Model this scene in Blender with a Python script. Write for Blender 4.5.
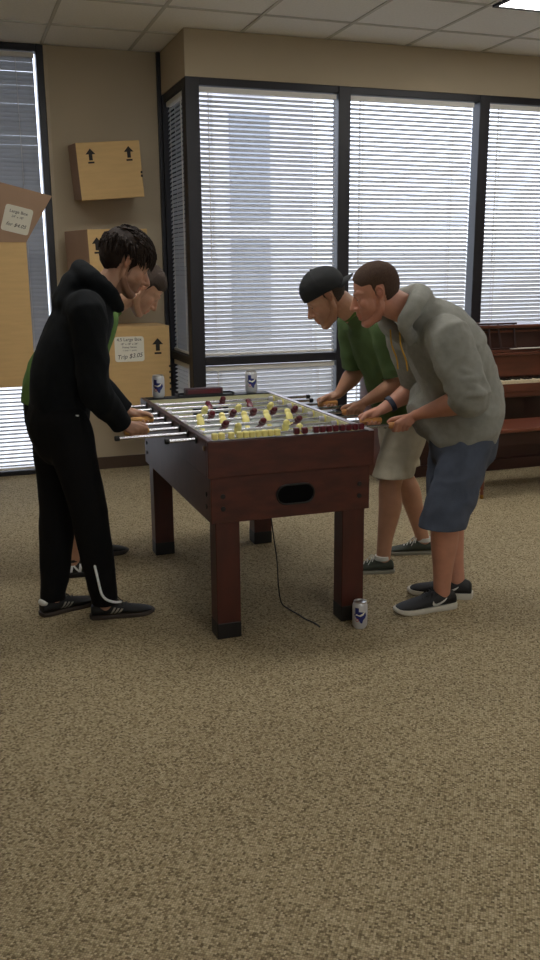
import bpy, bmesh, math, random
import numpy as np
from mathutils import Vector, Matrix, noise
random.seed(7)
for o in list(bpy.data.objects): bpy.data.objects.remove(o, do_unlink=True)
SC = bpy.context.scene; COL = SC.collection
V = Vector; pi = math.pi

# ---------------------------------------------------------------- camera
FPX, PITCH, ROLL, HCAM, YAW = 888.4, .2333, -.0081, 1.598, .3378
cp, sp, cr, sr = math.cos(PITCH), math.sin(PITCH), math.cos(ROLL), math.sin(ROLL)
r0 = V((1, 0, 0)); u0 = V((0, sp, cp)); fw = V((0, cp, -sp))
rr = r0*cr + u0*sr; uu = -r0*sr + u0*cr
RZ = Matrix.Rotation(-YAW, 3, 'Z')
rr, uu, fw = RZ@rr, RZ@uu, RZ@fw
cam = bpy.data.cameras.new('camera'); cam_o = bpy.data.objects.new('camera', cam); COL.objects.link(cam_o)
cam.sensor_fit = 'VERTICAL'; cam.sensor_height = 36; cam.lens = FPX/960*36; cam.clip_start = .05
m = Matrix.Identity(4)
for i in range(3): m[i][0], m[i][1], m[i][2] = rr[i], uu[i], -fw[i]
m[2][3] = HCAM; cam_o.matrix_world = m; SC.camera = cam_o

# ---------------------------------------------------------------- world, exposure, lamps
SC.view_settings.view_transform = 'Standard'; SC.view_settings.look = 'None'
SC.view_settings.gamma = 1; SC.view_settings.use_curve_mapping = False
SC.view_settings.exposure = 0.2
W = bpy.data.worlds.new('World'); SC.world = W; W.use_nodes = True
nt = W.node_tree; bg = nt.nodes['Background']
tc = nt.nodes.new('ShaderNodeTexCoord'); sx = nt.nodes.new('ShaderNodeSeparateXYZ'); rp = nt.nodes.new('ShaderNodeValToRGB')
nt.links.new(tc.outputs['Generated'], sx.inputs[0]); nt.links.new(sx.outputs['Z'], rp.inputs[0]); nt.links.new(rp.outputs[0], bg.inputs[0])
rp.color_ramp.elements[0].position = 0.0; rp.color_ramp.elements[0].color = (.42, .42, .45, 1)
rp.color_ramp.elements[1].position = .04; rp.color_ramp.elements[1].color = (.84, .87, 1, 1)
SKY = 3.8; bg.inputs[1].default_value = SKY
LAMP = 8.6          # emission of the lit ceiling panels

# fill light added behind the camera to lift the fronts of the players
al = bpy.data.lights.new('rear_fill_light', 'AREA'); al.shape = 'RECTANGLE'; al.size = 5.0; al.size_y = 1.8; al.energy = 30; al.color = (.86, .93, 1)
alo = bpy.data.objects.new('rear_fill_light', al); COL.objects.link(alo); alo.location = (1.6, -3.1, 1.9); alo.rotation_euler = (-math.pi/2, 0, 0)
alo.rotation_euler = (math.pi/2, 0, 0)
# ---------------------------------------------------------------- materials
def lin(c):
    return tuple((x/12.92 if x <= .04045 else ((x+.055)/1.055)**2.4) for x in [v/255 for v in c])
def mat(name, rgb, rough=.6, metal=0, var=.12, scale=8, bump=0, bscale=40, stretch=None, sheen=0, rgb2=None, coat=0, spec=None):
    m = bpy.data.materials.new(name); m.use_nodes = True; t = m.node_tree; b = t.nodes['Principled BSDF']
    c = lin(rgb); c2 = lin(rgb2) if rgb2 else tuple(x*(1-var) for x in c)
    co = t.nodes.new('ShaderNodeTexCoord'); mp = t.nodes.new('ShaderNodeMapping'); t.links.new(co.outputs['Object'], mp.inputs[0])
    if stretch: mp.inputs['Scale'].default_value = stretch
    n = t.nodes.new('ShaderNodeTexNoise'); n.inputs['Scale'].default_value = scale; n.inputs['Detail'].default_value = 6
    t.links.new(mp.outputs[0], n.inputs['Vector'])
    r = t.nodes.new('ShaderNodeValToRGB'); r.color_ramp.elements[0].position = .35; r.color_ramp.elements[1].position = .65
    r.color_ramp.elements[0].color = (*c2, 1); r.color_ramp.elements[1].color = (*c, 1)
    t.links.new(n.outputs[0], r.inputs[0]); t.links.new(r.outputs[0], b.inputs['Base Color'])
    b.inputs['Roughness'].default_value = rough; b.inputs['Metallic'].default_value = metal
    if sheen: b.inputs['Sheen Weight'].default_value = sheen
    if coat: b.inputs['Coat Weight'].default_value = coat; b.inputs['Coat Roughness'].default_value = .15
    if spec is not None: b.inputs['Specular IOR Level'].default_value = spec
    if bump:
        n2 = t.nodes.new('ShaderNodeTexNoise'); n2.inputs['Scale'].default_value = bscale; n2.inputs['Detail'].default_value = 4
        t.links.new(mp.outputs[0], n2.inputs['Vector'])
        bp = t.nodes.new('ShaderNodeBump'); bp.inputs['Strength'].default_value = bump; bp.inputs['Distance'].default_value = .01
        t.links.new(n2.outputs[0], bp.inputs['Height']); t.links.new(bp.outputs[0], b.inputs['Normal'])
    return m
def emit(name, rgb, s):
    m = bpy.data.materials.new(name); m.use_nodes = True; t = m.node_tree; b = t.nodes['Principled BSDF']
    b.inputs['Base Color'].default_value = (*lin(rgb), 1); b.inputs['Emission Color'].default_value = (*lin(rgb), 1)
    b.inputs['Emission Strength'].default_value = s; return m
def skin_mat(name, rgb):
    m = mat(name, rgb, .5, var=.1, scale=25, bump=.08, bscale=300)
    t = m.node_tree; b = t.nodes['Principled BSDF']; r = [n for n in t.nodes if n.type == 'VALTORGB'][0]
    a = t.nodes.new('ShaderNodeAttribute'); a.attribute_name = 'tint'
    mx = t.nodes.new('ShaderNodeMix'); mx.data_type = 'RGBA'; mx.blend_type = 'MULTIPLY'; mx.inputs[0].default_value = 1
    t.links.new(r.outputs[0], mx.inputs[6]); t.links.new(a.outputs['Color'], mx.inputs[7]); t.links.new(mx.outputs[2], b.inputs['Base Color'])
    b.inputs['Subsurface Weight'].default_value = .08; b.inputs['Subsurface Radius'].default_value = (.01, .004, .002)
    return m
M = {}
M['wall'] = mat('wall_paint', (180, 166, 142), .9, var=.04, scale=3, bump=.15, bscale=180)
M['ceil'] = None
M['black'] = mat('black_frame', (26, 25, 32), .45, var=.2)
M['base'] = mat('vinyl_base', (70, 52, 38), .6, var=.1)
M['slat'] = mat('blind_slat', (196, 196, 196), .5, var=.02)
M['slatg'] = mat('blind_slat_dim', (150, 153, 158), .55, var=.02)  # greyer copy of the slats, paints in the dimmer light behind two windows
def translucent(m, k):
    t = m.node_tree; b = t.nodes['Principled BSDF']; o = [n for n in t.nodes if n.type == 'OUTPUT_MATERIAL'][0]
    tr = t.nodes.new('ShaderNodeBsdfTranslucent'); mx = t.nodes.new('ShaderNodeMixShader'); mx.inputs[0].default_value = k
    tr.inputs[0].default_value = (.9, .9, .9, 1)
    t.links.new(b.outputs[0], mx.inputs[1]); t.links.new(tr.outputs[0], mx.inputs[2]); t.links.new(mx.outputs[0], o.inputs[0])
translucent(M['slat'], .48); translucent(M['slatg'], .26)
M['white'] = mat('white_plastic', (225, 222, 215), .4, var=.04)
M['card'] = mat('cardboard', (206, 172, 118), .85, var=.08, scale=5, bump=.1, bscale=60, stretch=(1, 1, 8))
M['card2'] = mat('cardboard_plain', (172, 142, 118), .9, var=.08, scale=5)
M['ink'] = mat('black_ink', (28, 22, 18), .7, var=.1)
M['paper'] = mat('label_paper', (228, 224, 208), .7, var=.03)
M['wood'] = mat('cherry_laminate', (82, 35, 24), .42, var=.35, scale=9, stretch=(1, 1, 3), rgb2=(64, 26, 18))
M['wood2'] = mat('dark_side_laminate', (74, 44, 42), .5, var=.3, scale=9, stretch=(1, 3, 1))
M['legwood'] = mat('leg_laminate', (78, 31, 21), .45, var=.3, scale=9, stretch=(1, 1, .4), rgb2=(60, 23, 15))
M['foot'] = mat('black_foot', (17, 12, 11), .5, var=.2)
M['void'] = mat('recess_shade', (7, 7, 8), .9, spec=.1)
M['chrome'] = mat('steel_rod', (205, 205, 210), .2, metal=1, var=.05)
M['rail'] = mat('alu_strip', (190, 185, 195), .35, metal=.3, var=.05)
M['railtop'] = mat('rail_top', (70, 48, 50), .3, var=.2)
M['cream'] = mat('cream_inner_wall', (205, 200, 160), .5, var=.05)
M['field'] = mat('playfield', (175, 182, 178), .35, var=.05)
M['bum'] = mat('black_rubber', (16, 16, 17), .55, var=.1)
M['yel'] = mat('yellow_plastic', (240, 228, 142), .35, var=.04)
M['red'] = mat('maroon_plastic', (92, 16, 32), .28, var=.1)
M['grip'] = mat('wood_grip', (214, 160, 84), .5, var=.2, scale=30)
M['grip2'] = mat('orange_wood_grip', (206, 146, 84), .45, var=.2, scale=30)
M['can'] = mat('can_white', (205, 205, 208), .3, metal=.25, var=.04)
M['alu'] = mat('can_aluminium', (200, 198, 196), .28, metal=1, var=.03)
M['blue'] = mat('can_blue', (28, 38, 110), .4, var=.05)
M['cred'] = mat('can_red', (190, 40, 50), .4, var=.05)
M['piano'] = mat('piano_walnut', (104, 60, 44), .28, var=.3, scale=6, stretch=(.3, 2, 2), rgb2=(82, 46, 34))
M['pianod'] = mat('piano_dark', (58, 32, 28), .35, var=.3, scale=6, stretch=(.3, 2, 2))
M['ivory'] = mat('ivory_keys', (222, 208, 176), .3, var=.03)
M['ebony'] = mat('ebony_keys', (18, 15, 15), .3, var=.05)
M['brass'] = mat('brass', (160, 120, 60), .35, metal=1, var=.05)
M['bench'] = mat('bench_wood', (116, 64, 46), .35, var=.25, scale=6, stretch=(.3, 2, 2))
M['hoodk'] = mat('black_fleece', (19, 22, 25), .95, var=.25, scale=30, bump=.3, bscale=260, spec=.2)
M['trk'] = mat('black_track_cloth', (14, 14, 16), .85, var=.2, scale=20, bump=.2, bscale=150, spec=.2)
M['refl'] = mat('reflective_piping', (240, 244, 246), .4, var=.01)  # near-white colour stands in for flash light thrown back by the tape
M['green'] = mat('green_tee', (84, 116, 52), .9, var=.15, scale=14, bump=.25, bscale=260)
M['greend'] = mat('forest_tee', (80, 104, 60), .9, var=.15, scale=14, bump=.25, bscale=260)
M['greenl'] = mat('light_green_tee', (120, 150, 74), .9, var=.12, scale=14, bump=.25, bscale=260)
M['grey'] = mat('grey_fleece', (144, 144, 136), .95, var=.12, scale=40, bump=.35, bscale=320, sheen=.1)
M['greyd'] = mat('hood_lining', (92, 92, 84), .95, var=.12, scale=40)
M['khaki'] = mat('khaki_cotton', (190, 182, 160), .9, var=.12, scale=20, bump=.2, bscale=220)
M['slate'] = mat('slate_cotton', (74, 82, 98), .9, var=.18, scale=18, bump=.25, bscale=220)
M['gold'] = mat('gold_print', (196, 150, 44), .7, var=.1)
M['hairb'] = mat('dark_brown_hair', (40, 28, 21), .75, var=.4, scale=60, bump=.3, bscale=130, stretch=(1, 1, 3), spec=.25)
M['hairs'] = mat('short_brown_hair', (66, 50, 38), .85, var=.35, scale=150, bump=.8, bscale=500)
M['hairr'] = mat('cropped_brown_hair', (82, 58, 42), .85, var=.3, scale=150, bump=.7, bscale=500)
M['cap'] = mat('black_cap_cloth', (24, 26, 28), .85, var=.2, scale=30, bump=.2, bscale=300)
M['eye'] = mat('eye_white', (205, 198, 190), .25, var=.02)
M['iris'] = mat('iris_brown', (34, 22, 16), .2, var=.1)
M['shk'] = mat('black_shoe', (13, 13, 14), .6, var=.2, scale=40, bump=.2, bscale=200)
M['shg'] = mat('olive_canvas_shoe', (62, 68, 58), .8, var=.2, scale=40, bump=.2, bscale=300)
M['solew'] = mat('off_white_sole', (205, 200, 186), .6, var=.06)
M['soleg'] = mat('grey_sole', (140, 138, 124), .6, var=.08)
M['solek'] = mat('gum_sole', (58, 48, 40), .6, var=.1)
M['lace'] = mat('white_lace', (214, 214, 208), .7, var=.05)
M['stripe'] = mat('pale_stripe', (150, 146, 134), .6, var=.05)
M['wood_red'] = mat('dark_red_case', (58, 28, 32), .45, var=.15)
M['sk1'] = skin_mat('skin_one', (186, 142, 116)); M['sk2'] = skin_mat('skin_two', (196, 150, 122))
M['sk3'] = skin_mat('skin_three', (190, 142, 114)); M['sk4'] = skin_mat('skin_four', (192, 136, 112))
def carpet():
    m = bpy.data.materials.new('loop_carpet'); m.use_nodes = True; t = m.node_tree; b = t.nodes['Principled BSDF']
    co = t.nodes.new('ShaderNodeTexCoord'); mp = t.nodes.new('ShaderNodeMapping'); mp.inputs['Rotation'].default_value = (0, 0, .6)
    t.links.new(co.outputs['Object'], mp.inputs[0])
    vo = t.nodes.new('ShaderNodeTexVoronoi'); vo.inputs['Scale'].default_value = 150; vo.inputs['Randomness'].default_value = .38; t.links.new(mp.outputs[0], vo.inputs['Vector'])
    sr_ = t.nodes.new('ShaderNodeSeparateColor'); t.links.new(vo.outputs['Color'], sr_.inputs[0])
    r = t.nodes.new('ShaderNodeValToRGB'); e = r.color_ramp.elements
    e[0].position = 0; e[0].color = (*lin((112, 98, 74)), 1); e[1].position = 1; e[1].color = (*lin((196, 180, 148)), 1)
    x = r.color_ramp.elements.new(.3); x.color = (*lin((160, 144, 112)), 1); x = r.color_ramp.elements.new(.7); x.color = (*lin((176, 160, 128)), 1)
    t.links.new(sr_.outputs[0], r.inputs[0])
    n = t.nodes.new('ShaderNodeTexNoise'); n.inputs['Scale'].default_value = 1.3; n.inputs['Detail'].default_value = 3; t.links.new(mp.outputs[0], n.inputs['Vector'])
    mr = t.nodes.new('ShaderNodeMapRange'); mr.inputs[1].default_value = .3; mr.inputs[2].default_value = .7; mr.inputs[3].default_value = .93; mr.inputs[4].default_value = 1.05
    t.links.new(n.outputs[0], mr.inputs[0])
    mx = t.nodes.new('ShaderNodeMix'); mx.data_type = 'RGBA'; mx.blend_type = 'MULTIPLY'; mx.inputs[0].default_value = 1
    t.links.new(r.outputs[0], mx.inputs[6]); t.links.new(mr.outputs[0], mx.inputs[7]); gp = t.nodes.new('ShaderNodeMapRange'); gp.inputs[1].default_value = .25; gp.inputs[2].default_value = .75; gp.inputs[3].default_value = 1.06; gp.inputs[4].default_value = .62   # crevice shade between the loops, painted into the colour
    t.links.new(vo.outputs['Distance'], gp.inputs[0])
    m2 = t.nodes.new('ShaderNodeMix'); m2.data_type = 'RGBA'; m2.blend_type = 'MULTIPLY'; m2.inputs[0].default_value = 1
    t.links.new(mx.outputs[2], m2.inputs[6]); t.links.new(gp.outputs[0], m2.inputs[7]); t.links.new(m2.outputs[2], b.inputs['Base Color'])
    bp = t.nodes.new('ShaderNodeBump'); bp.inputs['Strength'].default_value = .8; bp.inputs['Distance'].default_value = .006; bp.invert = True
    t.links.new(vo.outputs['Distance'], bp.inputs['Height']); t.links.new(bp.outputs[0], b.inputs['Normal'])
    b.inputs['Roughness'].default_value = 1; b.inputs['Specular IOR Level'].default_value = .1
    return m
M['carpet'] = carpet()
def glass():
    m = bpy.data.materials.new('window_glass'); m.use_nodes = True; t = m.node_tree; t.nodes.clear()
    o = t.nodes.new('ShaderNodeOutputMaterial'); tr = t.nodes.new('ShaderNodeBsdfTransparent'); gl = t.nodes.new('ShaderNodeBsdfGlossy')
    tr.inputs[0].default_value = (.92, .95, .97, 1); gl.inputs['Roughness'].default_value = .02
    fr = t.nodes.new('ShaderNodeFresnel'); fr.inputs[0].default_value = 1.45; mx = t.nodes.new('ShaderNodeMixShader')
    t.links.new(fr.outputs[0], mx.inputs[0]); t.links.new(tr.outputs[0], mx.inputs[1]); t.links.new(gl.outputs[0], mx.inputs[2]); t.links.new(mx.outputs[0], o.inputs[0])
    return m
M['glass'] = glass()
M['tile'] = mat('ceiling_tile', (246, 245, 240), .95, var=.06, scale=60, bump=.25, bscale=250)
M['tbar'] = mat('ceiling_t_bar', (200, 198, 190), .6, var=.03)
M['panel'] = emit('lit_diffuser', (252, 250, 246), LAMP)
M['concrete'] = mat('exterior_concrete', (205, 203, 205), .9, var=.1)

# ---------------------------------------------------------------- object helpers
def link(name, me, m, parent=None):
    o = bpy.data.objects.new(name, me); COL.objects.link(o)
    if m:
        ms = m if isinstance(m, (list, tuple)) else [m]
        for k in ms: me.materials.append(k)
    if parent: o.parent = parent
    return o
def thing(name, label, cat, loc=(0, 0, 0), group=None, rotz=0):
    o = bpy.data.objects.new(name, None); COL.objects.link(o); o.location = loc; o.rotation_euler = (0, 0, rotz)
    o.empty_display_size = .1
    tag(o, label, cat, group); return o
def tag(o, label=None, cat=None, group=None, kind=None):
    if label: o['label'] = label
    if cat: o['category'] = cat
    if group: o['group'] = group
    if kind: o['kind'] = kind
    return o
class MB:
    def __init__(s): s.bm = bmesh.new()
    def box(s, a, b, bev=0, rot=None, piv=None):
        x0, y0, z0 = a; x1, y1, z1 = b
        vs = [s.bm.verts.new(p) for p in [(x0,y0,z0),(x1,y0,z0),(x1,y1,z0),(x0,y1,z0),(x0,y0,z1),(x1,y0,z1),(x1,y1,z1),(x0,y1,z1)]]
        fs = [s.bm.faces.new([vs[i] for i in f]) for f in [(3,2,1,0),(4,5,6,7),(0,1,5,4),(1,2,6,5),(2,3,7,6),(3,0,4,7)]]
        if bev:
            es = list({e for f in fs for e in f.edges})
            r = bmesh.ops.bevel(s.bm, geom=es, offset=bev, segments=2, affect='EDGES', profile=.5)
            vs = list({v for f in r['faces'] for v in f.verts} | {v for v in vs if v.is_valid})
        if rot is not None: bmesh.ops.rotate(s.bm, verts=vs, cent=piv or (0,0,0), matrix=rot)
        return s
    def tube(s, pts, r, seg=10, cap=True, flat=None):
        v, f = tube_np(pts, r, seg=seg, sub=1, round_cap=False)
        s.add(v, f); return s
    def add(s, v, f):
        vs = [s.bm.verts.new(p) for p in v]
        for q in f:
            try: s.bm.faces.new([vs[i] for i in q])
            except ValueError: pass
        return s
    def lathe(s, prof, c=(0,0,0), seg=24, axis='z'):
        rings = []
        for (r, z) in prof:
            ring = []
            for k in range(seg):
                a = 2*pi*k/seg
                p = (r*math.cos(a), r*math.sin(a), z)
                if axis == 'x': p = (p[2], p[0], p[1])
                if axis == 'y': p = (p[0], p[2], p[1])
                ring.append(s.bm.verts.new((p[0]+c[0], p[1]+c[1], p[2]+c[2])))
            rings.append(ring)
        for a, b in zip(rings, rings[1:]):
            for k in range(seg): s.bm.faces.new((a[k], a[(k+1)%seg], b[(k+1)%seg], b[k]))
        s.bm.faces.new(rings[0][::-1]); s.bm.faces.new(rings[-1]); return s
    def prism(s, poly, d, fn):
        # poly: 2-D outline; fn(u, v, w) -> 3-D; extruded from w=0 to w=d
        a = [s.bm.verts.new(fn(u, v, 0)) for u, v in poly]; b = [s.bm.verts.new(fn(u, v, d)) for u, v in poly]
        n = len(poly)
        s.bm.faces.new(a[::-1]); s.bm.faces.new(b)
        for k in range(n): s.bm.faces.new((a[k], a[(k+1)%n], b[(k+1)%n], b[k]))
        return s
    def build(s, name, m, parent=None, smooth=False, loc=None):
        bmesh.ops.recalc_face_normals(s.bm, faces=s.bm.faces)
        me = bpy.data.meshes.new(name); s.bm.to_mesh(me); s.bm.free()
        if smooth:
            me.polygons.foreach_set('use_smooth', [True]*len(me.polygons))
            try: me.set_sharp_from_angle(angle=.7)
            except Exception: pass
        o = link(name, me, m, parent)
        if loc is not None: o.location = loc
        return o
def bx(name, a, b, m, parent=None, bev=0):
    return MB().box(a, b, bev).build(name, m, parent)
def struct(o): o['kind'] = 'structure'; return o

# numpy shells ---------------------------------------------------------------
def catmull(P, sub):
    P = np.array(P, float)
    if len(P) < 3 or sub <= 1: 
        return P
    Q = np.vstack([2*P[0]-P[1], P, 2*P[-1]-P[-2]]); out = []
    for i in range(1, len(Q)-2):
        for k in range(sub):
            t = k/sub; a, b, c, d = Q[i-1], Q[i], Q[i+1], Q[i+2]
            out.append(.5*((2*b)+(-a+c)*t+(2*a-5*b+4*c-d)*t*t+(-a+3*b-3*c+d)*t**3))
    out.append(P[-1]); return np.array(out)
def tube_np(pts, r, seg=16, sub=4, side=None, round_cap=True):
    """closed tube; r: number or list; entries may be (r_side, r_other)"""
    n = len(pts)
    if not isinstance(r, (list, tuple)): r = [r]*n
    r2 = [(q if isinstance(q, (list, tuple)) else (q, q)) for q in r]
    A = catmull([list(p)+list(q) for p, q in zip(pts, r2)], sub if n > 2 else 1)
    if n == 2: A = np.array([np.array(list(pts[0])+list(r2[0]))*(1-t)+np.array(list(pts[1])+list(r2[1]))*t for t in np.linspace(0, 1, 2 if sub == 1 else 6)])
    P, R = A[:, :3], np.maximum(A[:, 3:], 1e-4)
    T = np.gradient(P, axis=0); T /= np.linalg.norm(T, axis=1)[:, None]+1e-12
    if round_cap:
        add0, add1 = [], []
        for k in (1, 2, 3):
            a = k*pi/2/3.3
            rm0, rm1 = R[0].min(), R[-1].min()
            add0.insert(0, (P[0]-T[0]*rm0*math.sin(a), R[0]*math.cos(a), T[0])); add1.append((P[-1]+T[-1]*rm1*math.sin(a), R[-1]*math.cos(a), T[-1]))
        P = np.vstack([[x[0] for x in add0], P, [x[0] for x in add1]]); R = np.vstack([[x[1] for x in add0], R, [x[1] for x in add1]]); T = np.vstack([[x[2] for x in add0], T, [x[2] for x in add1]])
    if side is None:
        ref = np.array([0, 0, 1.]) if abs(T[0][2]) < .9 else np.array([1., 0, 0]); s0 = np.cross(ref, T[0]); s0 /= np.linalg.norm(s0)
    else: s0 = np.array(side, float)
    vs = []; s = s0
    for p, q, t in zip(P, R, T):
        b = s0 if side is not None else s
        s = b-t*np.dot(b, t); s /= np.linalg.norm(s)+1e-12
        u = np.cross(t, s)
        for k in range(seg):
            a = 2*pi*k/seg; vs.append(p+s*q[0]*math.cos(a)+u*q[1]*math.sin(a))
    N = len(P); fs = []
    for i in range(N-1):
        for k in range(seg):
            fs.append((i*seg+k, i*seg+(k+1)%seg, (i+1)*seg+(k+1)%seg, (i+1)*seg+k))
    fs.append(tuple(range(seg))[::-1]); fs.append(tuple((N-1)*seg+k for k in range(seg)))
    return np.array(vs), fs
def ell(c, r, R=None, seg=20, rings=12):
    vs = [(0, 0, -1)]; fs = []
    for i in range(1, rings):
        a = -pi/2+pi*i/rings
        for k in range(seg): b = 2*pi*k/seg; vs.append((math.cos(a)*math.cos(b), math.cos(a)*math.sin(b), math.sin(a)))
    vs.append((0, 0, 1)); n = len(vs)-1
    for k in range(seg):
        fs.append((0, 1+(k+1)%seg, 1+k)); fs.append((n, n-seg+k, n-seg+(k+1)%seg))
    for i in range(rings-2):
        for k in range(seg): a = 1+i*seg; fs.append((a+k, a+(k+1)%seg, a+seg+(k+1)%seg, a+seg+k))
    v = np.array(vs)*np.array(r)
    if R is not None: v = v@np.array(R).T
    return v+np.array(c), fs
def join(shells):
    vs, fs, k = [], [], 0
    for v, f in shells:
        vs.append(v); fs += [tuple(i+k for i in q) for q in f]; k += len(v)
    return np.vstack(vs), fs
def remesh(shells, vox):
    v, f = join(shells)
    me = bpy.data.meshes.new('tmp'); me.from_pydata([tuple(x) for x in v], [], f); me.update()
    bm = bmesh.new(); bm.from_mesh(me)
    bmesh.ops.recalc_face_normals(bm, faces=bm.faces); bm.to_mesh(me); bm.free()
    o = bpy.data.objects.new('tmp', me); COL.objects.link(o)
    md = o.modifiers.new('r', 'REMESH'); md.mode = 'VOXEL'; md.voxel_size = vox; md.adaptivity = 0
    dg = bpy.context.evaluated_depsgraph_get(); dg.update()
    me2 = bpy.data.meshes.new_from_object(o.evaluated_get(dg))
    bpy.data.objects.remove(o, do_unlink=True); bpy.data.meshes.remove(me)
    return me2
def getv(me):
    a = np.empty(len(me.vertices)*3); me.vertices.foreach_get('co', a); return a.reshape(-1, 3)
def setv(me, a): me.vertices.foreach_set('co', np.ascontiguousarray(a).ravel()); me.update()
def smooth(me, it, w=None, lam=.5):
    v = getv(me); e = np.empty(len(me.edges)*2, dtype=np.int64); me.edges.foreach_get('vertices', e); e = e.reshape(-1, 2)
    i = np.concatenate([e[:, 0], e[:, 1]]); j = np.concatenate([e[:, 1], e[:, 0]]); n = len(v); cnt = np.maximum(np.bincount(i, minlength=n), 1)
    for k in range(it):
        avg = np.stack([np.bincount(i, weights=v[j, c], minlength=n) for c in range(3)], 1)/cnt[:, None]
        l = lam if w is None else (lam*w(k))[:, None]
        v = v+(avg-v)*l
    setv(me, v)
def normals(me):
    a = np.empty(len(me.vertices)*3); me.vertices.foreach_get('normal', a); return a.reshape(-1, 3)
def shade(me): me.polygons.foreach_set('use_smooth', [True]*len(me.polygons))
def wrinkle(me, amp, sc, seed=0, st=(1, 1, 1)):
    v = getv(me); n = normals(me); d = np.empty(len(v))
    for k, p in enumerate(v):
        q = V((p[0]*sc*st[0]+seed, p[1]*sc*st[1], p[2]*sc*st[2]))
        w = noise.noise_vector(q*.6)*.8
        a = noise.noise(q+w); b = noise.noise((q+w)*2.1+V((9, 3, 1)))
        d[k] = (1-abs(a)*3.2)*.7+(b)*.5
    setv(me, v+n*(d*amp)[:, None])
def garment(name, shells, m, parent, vox=.0075, it=6, cuts=(), amp=.003, sc=9, seed=0, st=(1, 1, 1), thick=.004, keep=None):
    me = remesh(shells, vox); smooth(me, it)
    if amp: wrinkle(me, amp, sc, seed, st)
    smooth(me, 1)
    if cuts:
        bm = bmesh.new(); bm.from_mesh(me)
        for c, n, r in cuts:
            c, n = V(c), V(n).normalized()
            vs = {v for v in bm.verts if (v.co-c).length < r}
            g = list(vs)+[e for e in bm.edges if e.verts[0] in vs and e.verts[1] in vs]+[f for f in bm.faces if all(v in vs for v in f.verts)]
            bmesh.ops.bisect_plane(bm, geom=g, plane_co=c, plane_no=n, clear_outer=True)
        loose = [v for v in bm.verts if not v.link_faces]
        bmesh.ops.delete(bm, geom=loose, context='VERTS')
        # keep only the largest island
        seen = set(); best = []
        for f in bm.faces:
            if f in seen: continue
            st_ = [f]; seen.add(f); isl = []
            while st_:
                q = st_.pop(); isl.append(q)
                for e in q.edges:
                    for g2 in e.link_faces:
                        if g2 not in seen: seen.add(g2); st_.append(g2)
            if len(isl) > len(best): best = isl
        bs = set(best); dead = [f for f in bm.faces if f not in bs]
        bmesh.ops.delete(bm, geom=dead, context='FACES')
        bm.to_mesh(me); bm.free()
    shade(me); o = link(name, me, m, parent)
    if cuts:
        s = o.modifiers.new('thickness', 'SOLIDIFY'); s.thickness = thick; s.offset = -1
    return o
def text(name, body, size, parent, m, loc, rx, ext=.0006, align='CENTER', shear=0):
    c = bpy.data.curves.new('t', 'FONT'); c.body = body; c.size = size; c.extrude = ext; c.align_x = align; c.shear = shear
    o = bpy.data.objects.new('t', c); COL.objects.link(o)
    dg = bpy.context.evaluated_depsgraph_get(); me = bpy.data.meshes.new_from_object(o.evaluated_get(dg))
    bpy.data.objects.remove(o, do_unlink=True)
    me.materials.clear()
    o = link(name, me, m, parent); o.matrix_local = Matrix.Translation(loc)@rx; return o

# ================================================================ ROOM
V1, V2, U0, HC, HW, HM = 6.456, 7.225, 1.666, 3.213, 2.905, .925
XL, XR, YN = -2.6, 6.4, -3.2
struct(bx('floor', (XL, YN, -.1), (XR, V2+.2, 0), M['carpet']))
# ceiling: slab plus T-bar grid and lights
cl = struct(bx('ceiling', (XL, YN, HC+.004), (XR, V2+.2, HC+.1), M['tile']))
g = MB(); G0x, G0y, GS = .787, 6.65, .648
lights = []
x = G0x-GS*6
xs = [G0x+GS*k for k in range(-5, 9)]; ys = [G0y-GS*k for k in range(0, 16)]
for x in xs:
    if XL < x < XR: g.box((x-.011, YN, HC-.003), (x+.011, V2+.02, HC+.006))
for y in ys:
    if YN < y: g.box((XL, y-.011, HC-.0035), (XR, y+.011, HC+.006))
struct(g.build('trim_1', M['tbar']))['label'] = 'ceiling grid bars'
# walls
bw = MB(); jx = .80
bw.box((jx, V2, 0), (U0+.02, V2+.2, HC)); struct(bw.build('wall_left', M['wall']))
bw = MB(); bw.box((XL, V2, 0), (-1.0, V2+.2, HC)); struct(bw.build('wall_far_left', M['wall']))
bw = MB(); bw.box((U0, V1, HW), (XR, V1+.16, HC)).box((U0, V1+.16, HW), (U0+.16, V2+.06, HC)); struct(bw.build('wall_back', M['wall']))
struct(bx('wall_side', (XL-.1, YN, 0), (XL, V2+.2, HC), M['wall']))
struct(bx('wall_right', (XR, YN, 0), (XR+.1, V2+.2, HC), M['wall']))
struct(bx('wall_near', (XL, YN-.1, 0), (XR, YN, HC), M['wall']))
struct(bx('baseboard_left', (jx, V2-.012, 0), (U0-.01, V2, .1), M['base'], bev=.003))
struct(bx('baseboard_right', (XR-.012, YN, 0), (XR, V1, .1), M['base']))
struct(bx('baseboard_side', (XL, YN, 0), (XL+.012, V2, .1), M['base']))
struct(bx('trim_2', (jx-.004, V2-.012, 0), (jx+.022, V2, HC), mat('window_side_trim', (190, 176, 150), .6)))
# windows: black aluminium frames
def window(name, bars, panes):
    r = bpy.data.objects.new(name, None); COL.objects.link(r); r['kind'] = 'structure'
    f = MB()
    for a, b in bars: f.box(a, b, .004)
    f.build('window_frame', M['black'], r)
    for a, b in panes: MB().box(a, b).build('glass_pane', M['glass'], r)
    return r
D = .11
# left window (plane V2)
window('window_1', [((.742, V2, 0), (jx-.004, V2+D, HC)), ((-1.0, V2, 0), (-.94, V2+D, HC)), ((-.94, V2+.005, 0), (.742, V2+D, .035)),
    ((-.94, V2+.005, 3.165), (.742, V2+D, HC)), ((-.94, V2+.005, HM-.03), (.742, V2+D, HM+.03))],
    [((-.95, V2+.08, .03), (.75, V2+.086, HM-.02)), ((-.95, V2+.08, HM+.02), (.75, V2+.086, 3.17))])
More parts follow.
